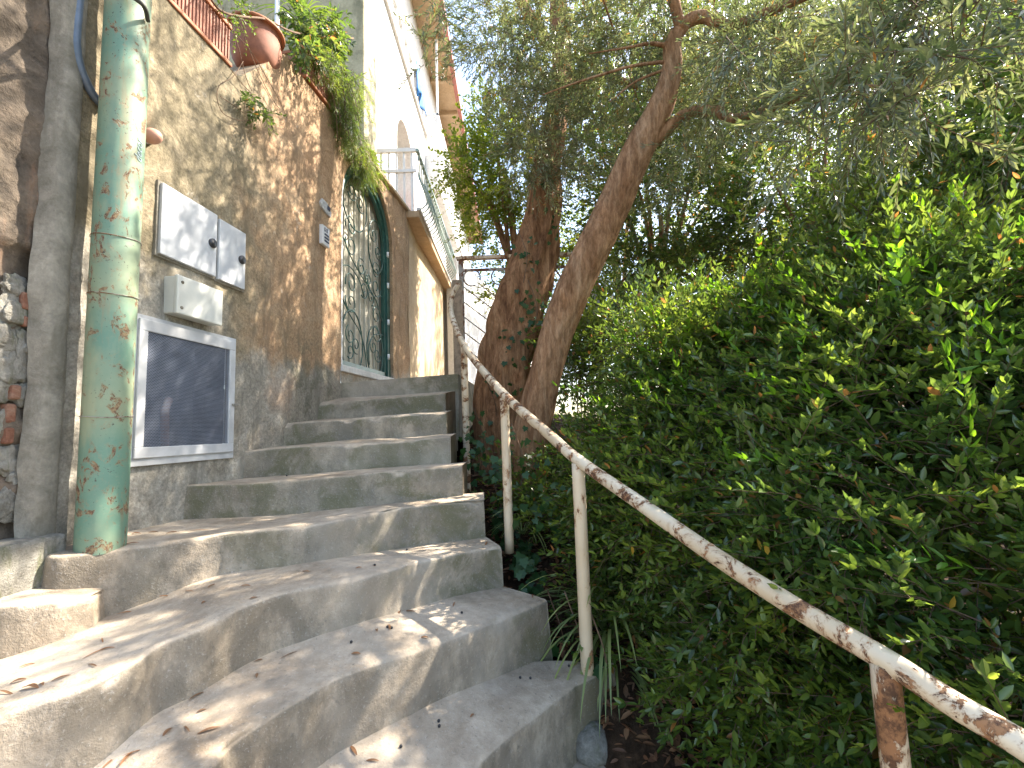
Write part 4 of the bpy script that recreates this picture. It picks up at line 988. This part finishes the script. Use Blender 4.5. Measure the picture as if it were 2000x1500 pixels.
# branches from the olive limbs towards overhead clusters
for k in range(14):
    b_ = br[5 if k % 2 else 6]; p = b_[random.randrange(1, len(b_))]; q_ = Vector((random.uniform(0, 3), random.uniform(.6, 4), E+random.uniform(2.7, 4.2)))
    mid = p.lerp(q_, .5)+Vector((0, 0, .15)); trunk('branch', [p, mid, q_], [.016, .011, .004], oli, 'bark', 8, .1, 6, k)
# hanging dead twigs under the olive
# background broadleaf trees
BT = [spray_t(.3, 8, .064, .034, 50, False, 4, .25, .3, True, 20+s) for s in range(6)]
BD = [spray_t(.34, 9, .062, .032, 50, False, 4, .25, .35, True, 40+s) for s in range(6)]
def bgtree(name, label, base, clusters, mat, tm, rad=.08, up=.1, s=(.9, 1.3)):
    t = empty(name, base, label, 'tree')
    c0 = Vector(clusters[0][0]); pts = [Vector(base), Vector(base).lerp(c0, .5)+Vector((.1, 0, 0)), c0]
    trunk('trunk', pts, [rad, rad*.8, rad*.4], t, 'bark2', 12, .2, 8, 2)
    PP = []; DD = []
    for c, r, n in clusters:
        a, b = ell(c, r, n, up=up); PP.append(a); DD.append(b)
        if (Vector(c)-c0).length > .3: trunk('branch', [Vector(base).lerp(c0, .6), Vector(base).lerp(c0, .8).lerp(Vector(c), .5), Vector(c)], [rad*.4, rad*.3, rad*.12], t, 'bark2', 8, .15, 6, 5)
    PP = np.concatenate(PP); DD = np.concatenate(DD); x_, y_, z_ = proj(PP)
    k_ = ~((x_ > 870) & (x_ < 940) & (y_ > 95) & (y_ < 210)); k_ &= ~(shafts(PP) & (rng.random(len(PP)) < .9)); PP, DD = PP[k_], DD[k_]
    foliage(t, tm, PP, DD, rng.uniform(*s, len(PP)), mat); return t
bgtree('bay_tree', 'yellow green leafy tree glowing between the white house and the thick trunk', (.1, 6.3, E+.2),
       [(c3(985, 330, 6.2), (.6, .6, .7), 420), (c3(950, 430, 6.3), (.35, .5, .45), 150), (c3(930, 370, 6.2), (.35, .4, .4), 120), (c3(960, 240, 6.1), (.28, .4, .45), 90), (c3(895, 330, 6.0), (.2, .3, .2), 40),
        (c3(1010, 560, 6.4), (.4, .5, .4), 130), (c3(1120, 400, 6.5), (.7, .7, .9), 260), (c3(1110, 560, 6.6), (.5, .5, .5), 130)], 'broad', BT)
bgtree('evergreen_tree', 'dark evergreen tree standing right behind the leaning olive trunk', (1.9, 6.2, E-.6),
       [(c3(1290, 420, 6.0), (1.1, .9, 1.0), 800), (c3(1200, 560, 5.8), (.5, .6, .6), 220), (c3(1330, 250, 6.0), (.9, .8, .8), 420), (c3(1230, 320, 5.5), (.5, .5, .6), 200), (c3(1370, 560, 5.4), (.8, .7, .55), 420), (c3(1230, 130, 6.6), (1.1, .9, .9), 420), (c3(1430, 110, 6.4), (1.1, .9, .9), 420), (c3(1080, 60, 7.0), (.8, .8, .8), 220), (c3(1140, 250, 6.3), (.5, .6, .7), 200)], 'darkleaf', BD)
bgtree('evergreen_tree', 'dense dark tree in the middle distance beyond the shrubs right of the gap of light', (3.6, 4.9, E-.8),
       [(c3(1580, 430, 4.6), (.9, .8, .7), 800), (c3(1500, 330, 4.8), (.7, .6, .6), 380), (c3(1720, 380, 4.3), (.8, .7, .6), 560), (c3(1640, 540, 4.2), (1., .6, .4), 500), (c3(1620, 200, 5.6), (1.1, .9, .9), 480), (c3(1780, 90, 5.4), (1.1, .9, .9), 480), (c3(1560, 20, 5.8), (1.1, .9, .8), 380)], 'darkleaf', BD)
bgtree('evergreen_tree', 'tall shadowy tree rising at the far right above the shrubs', (4.6, 3.4, E-1.),
       [(c3(1880, 420, 3.1), (.6, .6, .5), 480), (c3(1960, 250, 3.0), (.6, .5, .6), 420), (c3(1850, 230, 3.4), (.6, .5, .5), 300), (c3(2050, 480, 2.6), (.6, .5, .5), 420), (c3(1960, 80, 3.6), (.8, .6, .6), 360)], 'darkleaf', BD)
bgtree('distant_tree', 'far sunlit tree filling the gaps behind the evergreens', (3, 12, E-1),
       [(c3(1200, 500, 11), (1.6, 1, 1.3), 260), (c3(1450, 420, 11), (2, 1, 1.8), 420), (c3(1750, 400, 10), (2.2, 1, 1.8), 420), (c3(1250, 200, 11), (1.8, 1, 1.6), 300), (c3(1600, 150, 11), (2.4, 1, 2), 420), (c3(1950, 200, 10), (2, 1, 2.2), 380)], 'broad', BT, .15, s=(1.5, 2.2))

# ------------------------------------------------------------------ privet shrubs along the rail
PV = [spray_t(.29, 9, .056, .023, 52, False, 6, .3, .35, True, 60+s) for s in range(8)]
nh = Vector((.87, .494, 0)); base0 = Vector((-.38, 3.6, 0))
def hedge(name, label, u0_, u1_, ztop, n, seed, off=.16, nshoot=24, thick=.95):
    r = np.random.default_rng(seed)
    cx = base0+Dd*((u0_+u1_)/2)+nh*.6
    t = empty(name, (cx.x, cx.y, ground_z(cx.x, cx.y)), label, 'shrub', 'evergreen shrubs behind the handrail')
    u = r.uniform(u0_, u1_, n); h = r.random(n)**.85; o = np.abs(r.normal(size=n))*.38
    side = r.random(n) < .22; o = np.where(side, r.uniform(0, thick, n), o); o = np.minimum(o, thick*1.3)
    P = np.array(base0)+u[:, None]*np.array(Dd)+0
    zg = np.array([ground_z(a+nh.x*.3, b+nh.y*.3) for a, b in P[:, :2]])
    zt = E+ztop-.12*np.clip(u-1.8, 0, 1)-.42*np.clip(u-2.3, 0, 1)+.16*np.array([nz((a*1.8, seed, 0)) for a in u])
    z = zg+(zt-zg)*np.where(side, r.uniform(.75, 1., n), h)
    hz = (z-zg)/(zt-zg)
    bul = off+1.3*np.clip((hz-.42)/.58, 0, 1)**1.15+.08*(1-np.sin(np.pi*np.clip(hz*.85+.1, 0, 1)))+.16*np.array([nz((a*2.6, b*2.6, seed)) for a, b in zip(u, z)])
    P[:, 0] += nh.x*(bul+o); P[:, 1] += nh.y*(bul+o); P[:, 2] = z
    D_ = -np.array(nh)*r.uniform(.2, 1., n)[:, None]+r.normal(size=(n, 3))*.5+np.array([-.15, 0, .15])+np.outer(hz, [0, 0, .35])
    foliage(t, PV, P, D_, r.uniform(.75, 1.25, n), 'privet')
    # woody stems
    for k in range(9):
        uu = random.uniform(u0_+.1, u1_-.1); b_ = base0+Dd*uu+nh*random.uniform(.55, 1.); gz = ground_z(b_.x, b_.y)
        zt_ = E+ztop-random.uniform(.9, 1.3); d_ = Vector((random.uniform(-.3, .3), random.uniform(-.3, .3), 0))
        trunk('stem', [(b_.x, b_.y, gz-.05), (b_.x+d_.x*.3, b_.y+d_.y*.3, gz+(zt_-gz)*.5), (b_.x+d_.x, b_.y+d_.y, zt_)], [.014, .01, .004], t, 'bark2', 7, .1, 6, k)
    for k in range(nshoot):                 # bright young shoots standing out of the mass
        uu = r.uniform(u0_, u1_); b_ = base0+Dd*uu; gz = ground_z(b_.x, b_.y); hz_ = r.uniform(.5, 1.02)
        z_ = gz+(E+ztop-.42*min(1, max(0, uu-2.3))-gz)*hz_; b_ = b_+nh*(off-.06+1.3*max(0, (hz_-.42)/.58)**1.15+r.uniform(-.02, .2))
        v, tt, st = place(PV, [(b_.x, b_.y, z_)], [(-nh.x*.4+r.normal()*.4, -nh.y*.4+r.normal()*.3, r.uniform(.1, 1.1))], [r.uniform(.9, 1.4)])
        s_ = link('shoot', npmesh('shoot', v, tt), MAT['privet_new'], t)
    return t
hedge('privet_shrub', 'small dark shrub tangled under the trunks between the first two rail posts', .25, 1.35, .12, 1050, 1, .22, 16)
hedge('privet_shrub', 'middle evergreen shrub with glossy leaves pressing against the flaking rail', 1.2, 2.35, .85, 3400, 2, .12, 44)
hedge('privet_shrub', 'largest nearest evergreen shrub with bright young shoots above the lower rail', 2.2, 4.5, .98, 8200, 3, .10, 60)
# second rank behind, carrying the green up the slope
t = empty('laurel_bush', (2.2, 3.2, E-.9), 'dark bush behind the privet shrubs rising over the slope', 'shrub')
PP = []; DD = []
for px, py, y, r_, n_ in [(1180, 690, 3.8, .45, 160), (1250, 620, 3.6, .42, 200), (1330, 560, 3.5, .5, 260), (1430, 470, 3.4, .5, 260), (1480, 600, 2.9, .5, 340), (1620, 520, 3.0, .55, 340), (1560, 400, 3.2, .4, 160), (1780, 500, 2.7, .55, 360), (1900, 590, 2.5, .45, 340), (1330, 690, 3.0, .42, 260), (1130, 640, 4.2, .3, 80), (1120, 725, 4.9, .32, 170), (1175, 700, 4.6, .32, 170), (1180, 610, 5.2, .32, 120), (1650, 800, 2.9, .6, 420), (1850, 760, 2.5, .6, 420), (2000, 950, 2.2, .6, 420), (1800, 1050, 2.3, .55, 300), (1500, 850, 3.2, .5, 260), (2150, 700, 2.2, .6, 300)]:
    a, b = ell(c3(px, py, y), (r_, r_, r_*.8), n_, up=.3); PP.append(a); DD.append(b)
PP = np.concatenate(PP); DD = np.concatenate(DD); k_ = ~shafts(PP); PP, DD = PP[k_], DD[k_]; foliage(t, PV, PP, DD, rng.uniform(.85, 1.25, len(PP)), 'privet')
for k in range(8):
    x = .9+.35*k; y = 3.9-.2*k; gz = ground_z(x, y); trunk('stem', [(x, y, gz-.05), (x+.1, y, E-.2), (x+random.uniform(-.2, .3), y-.1, E+.2)], [.03, .022, .01], t, 'bark2', 8, .15, 6, k)

# ------------------------------------------------------------------ ivy
def ivy_mesh(L):
    o = [(0, 0), (.30, -.08), (.5, .1), (.36, .3), (.58, .52), (.28, .58), (0, 1.), (-.28, .58), (-.58, .52), (-.36, .3), (-.5, .1), (-.30, -.08)]
    V = [(x*L, y*L, .1*L*abs(x)-.12*L*y*y) for x, y in o]+[(0, .35*L, 0.)]; T = [(12, i, (i+1) % 12) for i in range(12)]
    return npmesh('ivy_leaf', V, T)
ivm = [ivy_mesh(l) for l in (.045, .055, .038)]
for m_ in ivm: m_.materials.append(MAT['ivy'])
def ivy(label, spots, n, base, face):
    t = empty('ivy', base, label, 'ivy', 'ivy patches around the trunks')
    for k in range(n):
        c, r_ = random.choice(spots); p = Vector(c)+Vector((random.gauss(0, r_[0]), random.gauss(0, r_[1]), random.gauss(0, r_[2])))
        o = bpy.data.objects.new('leaf', random.choice(ivm)); col.objects.link(o); o.parent = t
        z = (Vector(face)+Vector((random.gauss(0, .45), random.gauss(0, .45), random.gauss(0, .45)))).normalized()
        y = Vector((random.gauss(0, .6), random.gauss(0, .3), -1)); y = (y-z*y.dot(z)).normalized(); x = y.cross(z)
        s_ = random.uniform(.7, 1.25); M_ = Matrix((x*s_, y*s_, z*s_)).transposed().to_4x4(); M_.translation = p-Vector(base); o.matrix_local = M_
    for k in range(5):
        c, r_ = random.choice(spots); p = Vector(c); G().tube(smooth_path([p+Vector((0, 0, -.25)), p+Vector((.04, -.02, 0)), p+Vector((-.03, 0, .25))], 5), .004, 5).build('vine', MAT['twig'], t, True)
ivy('dark ivy climbing the thick furrowed trunk', [(at_y(1000, 700, 3.95), (.06, .03, .2)), (at_y(1040, 600, 4.0), (.05, .03, .2)), (at_y(1020, 500, 4.03), (.08, .02, .15)), (at_y(960, 800, 3.95), (.08, .05, .15)), (at_y(1075, 420, 4.15), (.04, .04, .2))], 110, tuple(at_y(985, 860, 4.0)), (-.3, -1, .3))
ivy('ivy carpeting the bank between the stair edge and the rail post', [(at_z(955, 1020, -.62)+Vector((.07, 0, 0)), (.05, .08, .05)), (at_z(1010, 1075, -.72), (.06, .07, .06)), (at_z(1040, 1120, -.75), (.05, .06, .07)), (at_y(935, 860, 3.5), (.06, .1, .12)), (at_y(960, 930, 3.2), (.08, .1, .1)), (at_y(1010, 900, 3.1), (.1, .1, .12)), (at_y(1060, 980, 2.7), (.1, .1, .12))], 280, tuple(at_z(1000, 1060, -.75)), (-.2, -.6, .8))
ivy('few pale ivy leaves around the foot of the second post', [(at_z(1085, 1255, -1.03), (.03, .02, .01)), (at_z(1120, 1262, -1.03), (.02, .02, .01)), (at_z(1165, 1290, -1.03), (.02, .015, .015))], 16, tuple(at_z(1120, 1280, -1.08)), (-.1, -.4, 1))

# ------------------------------------------------------------------ strappy clumps
def strap_clump(c, n, Lr, label, wd=.015, mat='spider', up=1., group='strappy plants by the rail', name='spider_plant', cat='plant', bias=(0, 0)):
    t = empty(name, c, label, cat, group); c = Vector(c)
    for k in range(n):
        a = random.uniform(0, 2*math.pi); L = random.uniform(*Lr); d = Vector((math.cos(a)+bias[0], math.sin(a)+bias[1], 0)); d.normalize()
        el = random.uniform(.7, 1.4)*up; p = c+d*random.uniform(0, .03); v = Vector((d.x*math.cos(el), d.y*math.cos(el), math.sin(el))); V = []; N = 11
        sdv = Vector((-d.y, d.x, 0)); w0 = wd*random.uniform(.7, 1.2)
        for i in range(N):
            s_ = i/(N-1); w_ = w0*(.6+.8*s_)*(1-s_**3)+.0006
            nrm = v.cross(sdv); V += [p-sdv*w_*.5+nrm*w_*.12, p.copy(), p+sdv*w_*.5+nrm*w_*.12]
            p = p+v*(L/(N-1)); v = (v+Vector((0, 0, -.26*random.uniform(.8, 1.2)))).normalized()
        T = []
        for i in range(N-1): b = 3*i; T += [(b, b+1, b+4, b+3), (b+1, b+2, b+5, b+4)]
        link('leaf', npmesh('blade', [tuple(v_) for v_ in V], T), MAT[mat], t, True)
    return t
q = at_z(1195, 1270, -1.12); strap_clump((q.x, q.y, q.z+.03), 120, (.4, .75), 'arching strappy plant with striped leaves at the foot of the cream rail post')
q = at_z(1100, 1200, -1.05); strap_clump((q.x+.03, q.y+.05, q.z), 34, (.2, .4), 'smaller strappy tuft behind the cream rail post beside the ivy')
q = at_z(1205, 1345, -1.28); strap_clump((q.x, q.y, q.z+.05), 40, (.35, .6), 'long drooping striped leaves hanging beside the lowest step', .014, 'spider', .8, bias=(.2, -.8))
q = at_y(1020, 1010, 2.85); strap_clump((q.x, q.y, q.z-.1), 20, (.2, .35), 'thin strappy tuft beside the slim white post', .008)

# ------------------------------------------------------------------ plants on the wall top
GR_ = [spray_t(.2, 12, .06, .006, 35, False, 4, .5, .5, True, 80+s) for s in range(5)]
def wallplant(name, label, clusters, mat, tm, s=(.8, 1.2), up=-.5, cat='plant', stems=True):
    t = empty(name, clusters[0][0], label, cat); PP = []; DD = []
    for c, r_, n_ in clusters:
        a, b = ell(c, r_, n_, up=up, outward=.4); PP.append(a); DD.append(b)
    PP = np.concatenate(PP); foliage(t, tm, PP, np.concatenate(DD), rng.uniform(*s, len(PP)), mat, stems=stems); return t
def cw(px, py, o=.05): return tuple(wp(px, py, o))
tp = wallplant('trailing_plant', 'shaggy trailing plant cascading from the upper planter to the door arch',
          [(cw(640, 120), (.1, .16, .1), 60), (cw(665, 190), (.08, .14, .18), 90), (cw(678, 245), (.08, .14, .18), 90), (cw(700, 290), (.09, .2, .14), 90), (cw(715, 315), (.08, .2, .1), 50), (cw(620, 100), (.08, .1, .08), 30), (cw(690, 165, .0), (.08, .15, .2), 60)], 'grassy', GR_, (.8, 1.3), -.9)
for k in range(12):
    px0 = random.uniform(630, 670); p = wp(px0, random.uniform(110, 150), .06); q_ = wp(px0+random.uniform(10, 40), random.uniform(220, 300), .08)
    G().tube(smooth_path([p, p.lerp(q_, .5)+Vector((.03, 0, .02)), q_], 5), .003, 5).build('dead_stem', MAT['twig'], tp, True)
GV = [spray_t(.16, 6, .07, .028, 55, False, 6, .4, .4, True, 90+s) for s in range(4)]
wallplant('leafy_plant', 'broad leaved green plant spilling over behind the round pot', [(cw(600, 40, .05), (.09, .14, .1), 30), (cw(640, 45, .05), (.08, .12, .08), 24), (cw(655, 75, .05), (.06, .1, .1), 14), (cw(590, 90), (.06, .1, .06), 14)], 'darkleaf', GV, (.9, 1.3), -.5)
wallplant('pelargonium', 'small green leafy tuft hanging against the plaster on a bare stem', [(cw(503, 213, .06), (.05, .06, .06), 14), (cw(495, 190, .05), (.03, .04, .04), 6)], 'darkleaf', GV, (.5, .8), -.3)
strap_clump(cw(588, 45, -.05), 60, (.25, .5), 'tall grassy tuft growing upright on the wall top by the white pole', .01, 'grassy', 1.15, None, 'ornamental_grass')
wallplant('climbing_plant', 'loose small leaved climber over the long planter', [(cw(440, 5, 0), (.1, .15, .08), 22), (cw(470, 30, -.02), (.06, .1, .06), 12), (cw(415, -10, 0), (.1, .12, .1), 16)], 'grassy', [spray_t(.16, 8, .025, .014, 55, False, 6, .3, .4, True, 120+s) for s in range(3)], (.8, 1.2), .2)
vine = G(); vine.tube(smooth_path([wp(*p) for p in [(400, -20, .02), (430, 20, .03), (470, 32, .03), (520, 38, .02), (570, 62, .03), (620, 70, .03), (690, 75, .02)]], 8), .007, 7)
for pts in ([(475, 120), (455, 150), (430, 165), (424, 190), (435, 220), (465, 235), (490, 235)], [(430, 188), (455, 205), (478, 222)], [(448, 132), (470, 160), (488, 180), (500, 200)], [(455, 60), (490, 100), (520, 150), (545, 195), (560, 230)], [(470, 50), (500, 130), (530, 190), (548, 215)], [(450, 40), (468, 100), (480, 150), (492, 178)]):
    vine.tube(smooth_path([wp(a, b, .03) for a, b in pts], 6), .0022, 5)
tag(vine.build('bare_vine', MAT['twig'], None, True), 'bare brown vine trailing over the planters and looping down the plaster', 'vine')

# ------------------------------------------------------------------ litter
dg = bpy.context.evaluated_depsgraph_get(); bpy.context.view_layer.update(); dg = bpy.context.evaluated_depsgraph_get()
def drop(px, py):
    hit, loc, nrm, idx, ob, _ = sc.ray_cast(dg, CAM, ray(px, py)); return (loc, nrm) if hit and ob.name.startswith(('step', 'ground', 'path')) else (None, None)
def dry_mesh(L, Wd, curl):
    V = []; N = 7
    for i in range(N):
        t = i/(N-1); w_ = Wd*math.sin(math.pi*min(.98, .08+t*.9))**.8; z = curl*L*math.sin(math.pi*t)*.5
        V += [(-w_/2, L*(t-.5), z+.25*w_), (0, L*(t-.5), z), (w_/2, L*(t-.5), z+.25*w_)]
    T = []
    for i in range(N-1): b = 3*i; T += [(b, b+1, b+4, b+3), (b+1, b+2, b+5, b+4)]
    return npmesh('dry_leaf', V, T)
dm = [dry_mesh(.05, .010, .12), dry_mesh(.065, .006, .07), dry_mesh(.045, .014, .22), dry_mesh(.032, .011, .15)]
for m_ in dm: m_.materials.append(MAT['dryleaf'])
spots = [(200, 1252, 1), (208, 1268, 0), (190, 1275, 1), (180, 1300, 1), (55, 1300, 0), (35, 1332, 2), (60, 1345, 2), (82, 1337, 0), (120, 1325, 0), (15, 1355, 1), (215, 1490, 1), (250, 1480, 0), (265, 1470, 1), (100, 1134, 0), (60, 1138, 1),
         (75, 1142, 2), (140, 1137, 0), (265, 1043, 2), (300, 1040, 0), (335, 1041, 0), (390, 1036, 1), (255, 1063, 0), (505, 1291, 0), (328, 1430, 3), (398, 1177, 3), (370, 1155, 1), (322, 1166, 0), (413, 1145, 0), (480, 1145, 0), (598, 1117, 0),
         (700, 1110, 3), (730, 1105, 3), (760, 1225, 0), (800, 1195, 0), (690, 1466, 0), (835, 1377, 1), (705, 1433, 3), (960, 1290, 3), (1140, 1305, 0), (1110, 1290, 2), (985, 1148, 0), (1020, 1155, 2), (1040, 1165, 0), (950, 1062, 0), (30, 1450, 1), (150, 1420, 3), (385, 1360, 0), (420, 1320, 3)]
spots += [(random.uniform(20, 1000), random.uniform(1050, 1490), random.choice([0, 1, 3, 3])) for _ in range(40)]
for px_, py_, k in spots:
    loc, nrm = drop(px_, py_)
    if loc is None or nrm.z < .5: continue
    o = bpy.data.objects.new('fallen_leaf', dm[k]); col.objects.link(o); o.location = loc+Vector((0, 0, .001)); o.rotation_euler = (random.uniform(-.15, .15), random.uniform(-.2, .2), random.uniform(0, 6.3)); o.scale = (random.uniform(.7, 1.1),)*3
    kind_ = ('short brown dry leaf', 'long thin dry leaf', 'broad curled dry leaf', 'small dark dry leaf')[k]
    where_ = 'against the rubble corner kerb' if (py_ < 1145 and px_ < 160) else 'on the tread at the foot of the green pipe' if (px_ < 420 and py_ < 1075) else 'on the wide treads at the left' if px_ < 450 else 'on the shaded treads near the rail' if px_ > 850 else 'on the middle of the curved treads'
    tag(o, kind_+' lying '+where_, 'leaf', 'dry leaves on the concrete stairs')
bmsh = None
for px_, py_ in [(732, 1105), (757, 1226), (765, 1228), (686, 1256), (902, 1198), (1016, 1325), (1036, 1326), (857, 1410), (858, 1420), (783, 1460), (1111, 1302), (560, 930), (795, 1075)]:
    loc, nrm = drop(px_, py_)
    if loc is None: continue
    if bmsh is None: bmsh = G().sphere((0, 0, 0), .0055, 8, 6); b0 = bmsh.build('fallen_berry', MAT['black'], None, True); o = b0
    else: o = b0.copy(); col.objects.link(o)
    o.location = loc+Vector((0, 0, .004)); tag(o, 'tiny black fallen berry on the treads', 'berry', 'fallen berries on the stairs')
# leaf litter on the bank: nobody could count it
PP = []
while len(PP) < 4500:
    y = random.uniform(.9, 4.4); x = rail_x(y)+random.uniform(-.35, .9); PP.append((x, y, ground_z(x, y)+random.uniform(.0, .02)))
lv, lt = leaf_t(.05, .02, k=6); tm = [(lv*a, lt, np.zeros((3, 3)), np.array([[0, 1, 2]])) for a in (.7, 1, 1.3)]
Dv = unit(len(PP)); Dv[:, 2] *= .25; v, t_, _ = place(tm, PP, Dv, rng.uniform(.6, 1.2, len(PP)), False)
tag(link('leaf_litter', npmesh('leaf_litter', v, t_), MAT['dryleaf']), 'brown leaf litter covering the bank beside the stairs', 'leaf litter', kind='stuff')
# a few yellow leaves caught in the shrub
for px_, py_ in [(1236, 1083), (1500, 1084), (1598, 798), (1486, 1075), (1855, 1190), (1562, 917)]:
    hit, loc, nrm, idx, ob, _ = sc.ray_cast(dg, CAM, ray(px_, py_))
    if not hit: continue
    lv, lt = leaf_t(.04, .018); o = link('yellow_leaf', npmesh('yellow_leaf', lv, lt), MAT['yellowleaf']); o.location = loc-ray(px_, py_)*.02; o.rotation_euler = (random.uniform(1, 2), random.uniform(-.4, .4), random.uniform(-.5, .5))
    tag(o, 'single yellowed leaf caught in the evergreen shrubs', 'leaf', 'yellow leaves caught in the shrubs')
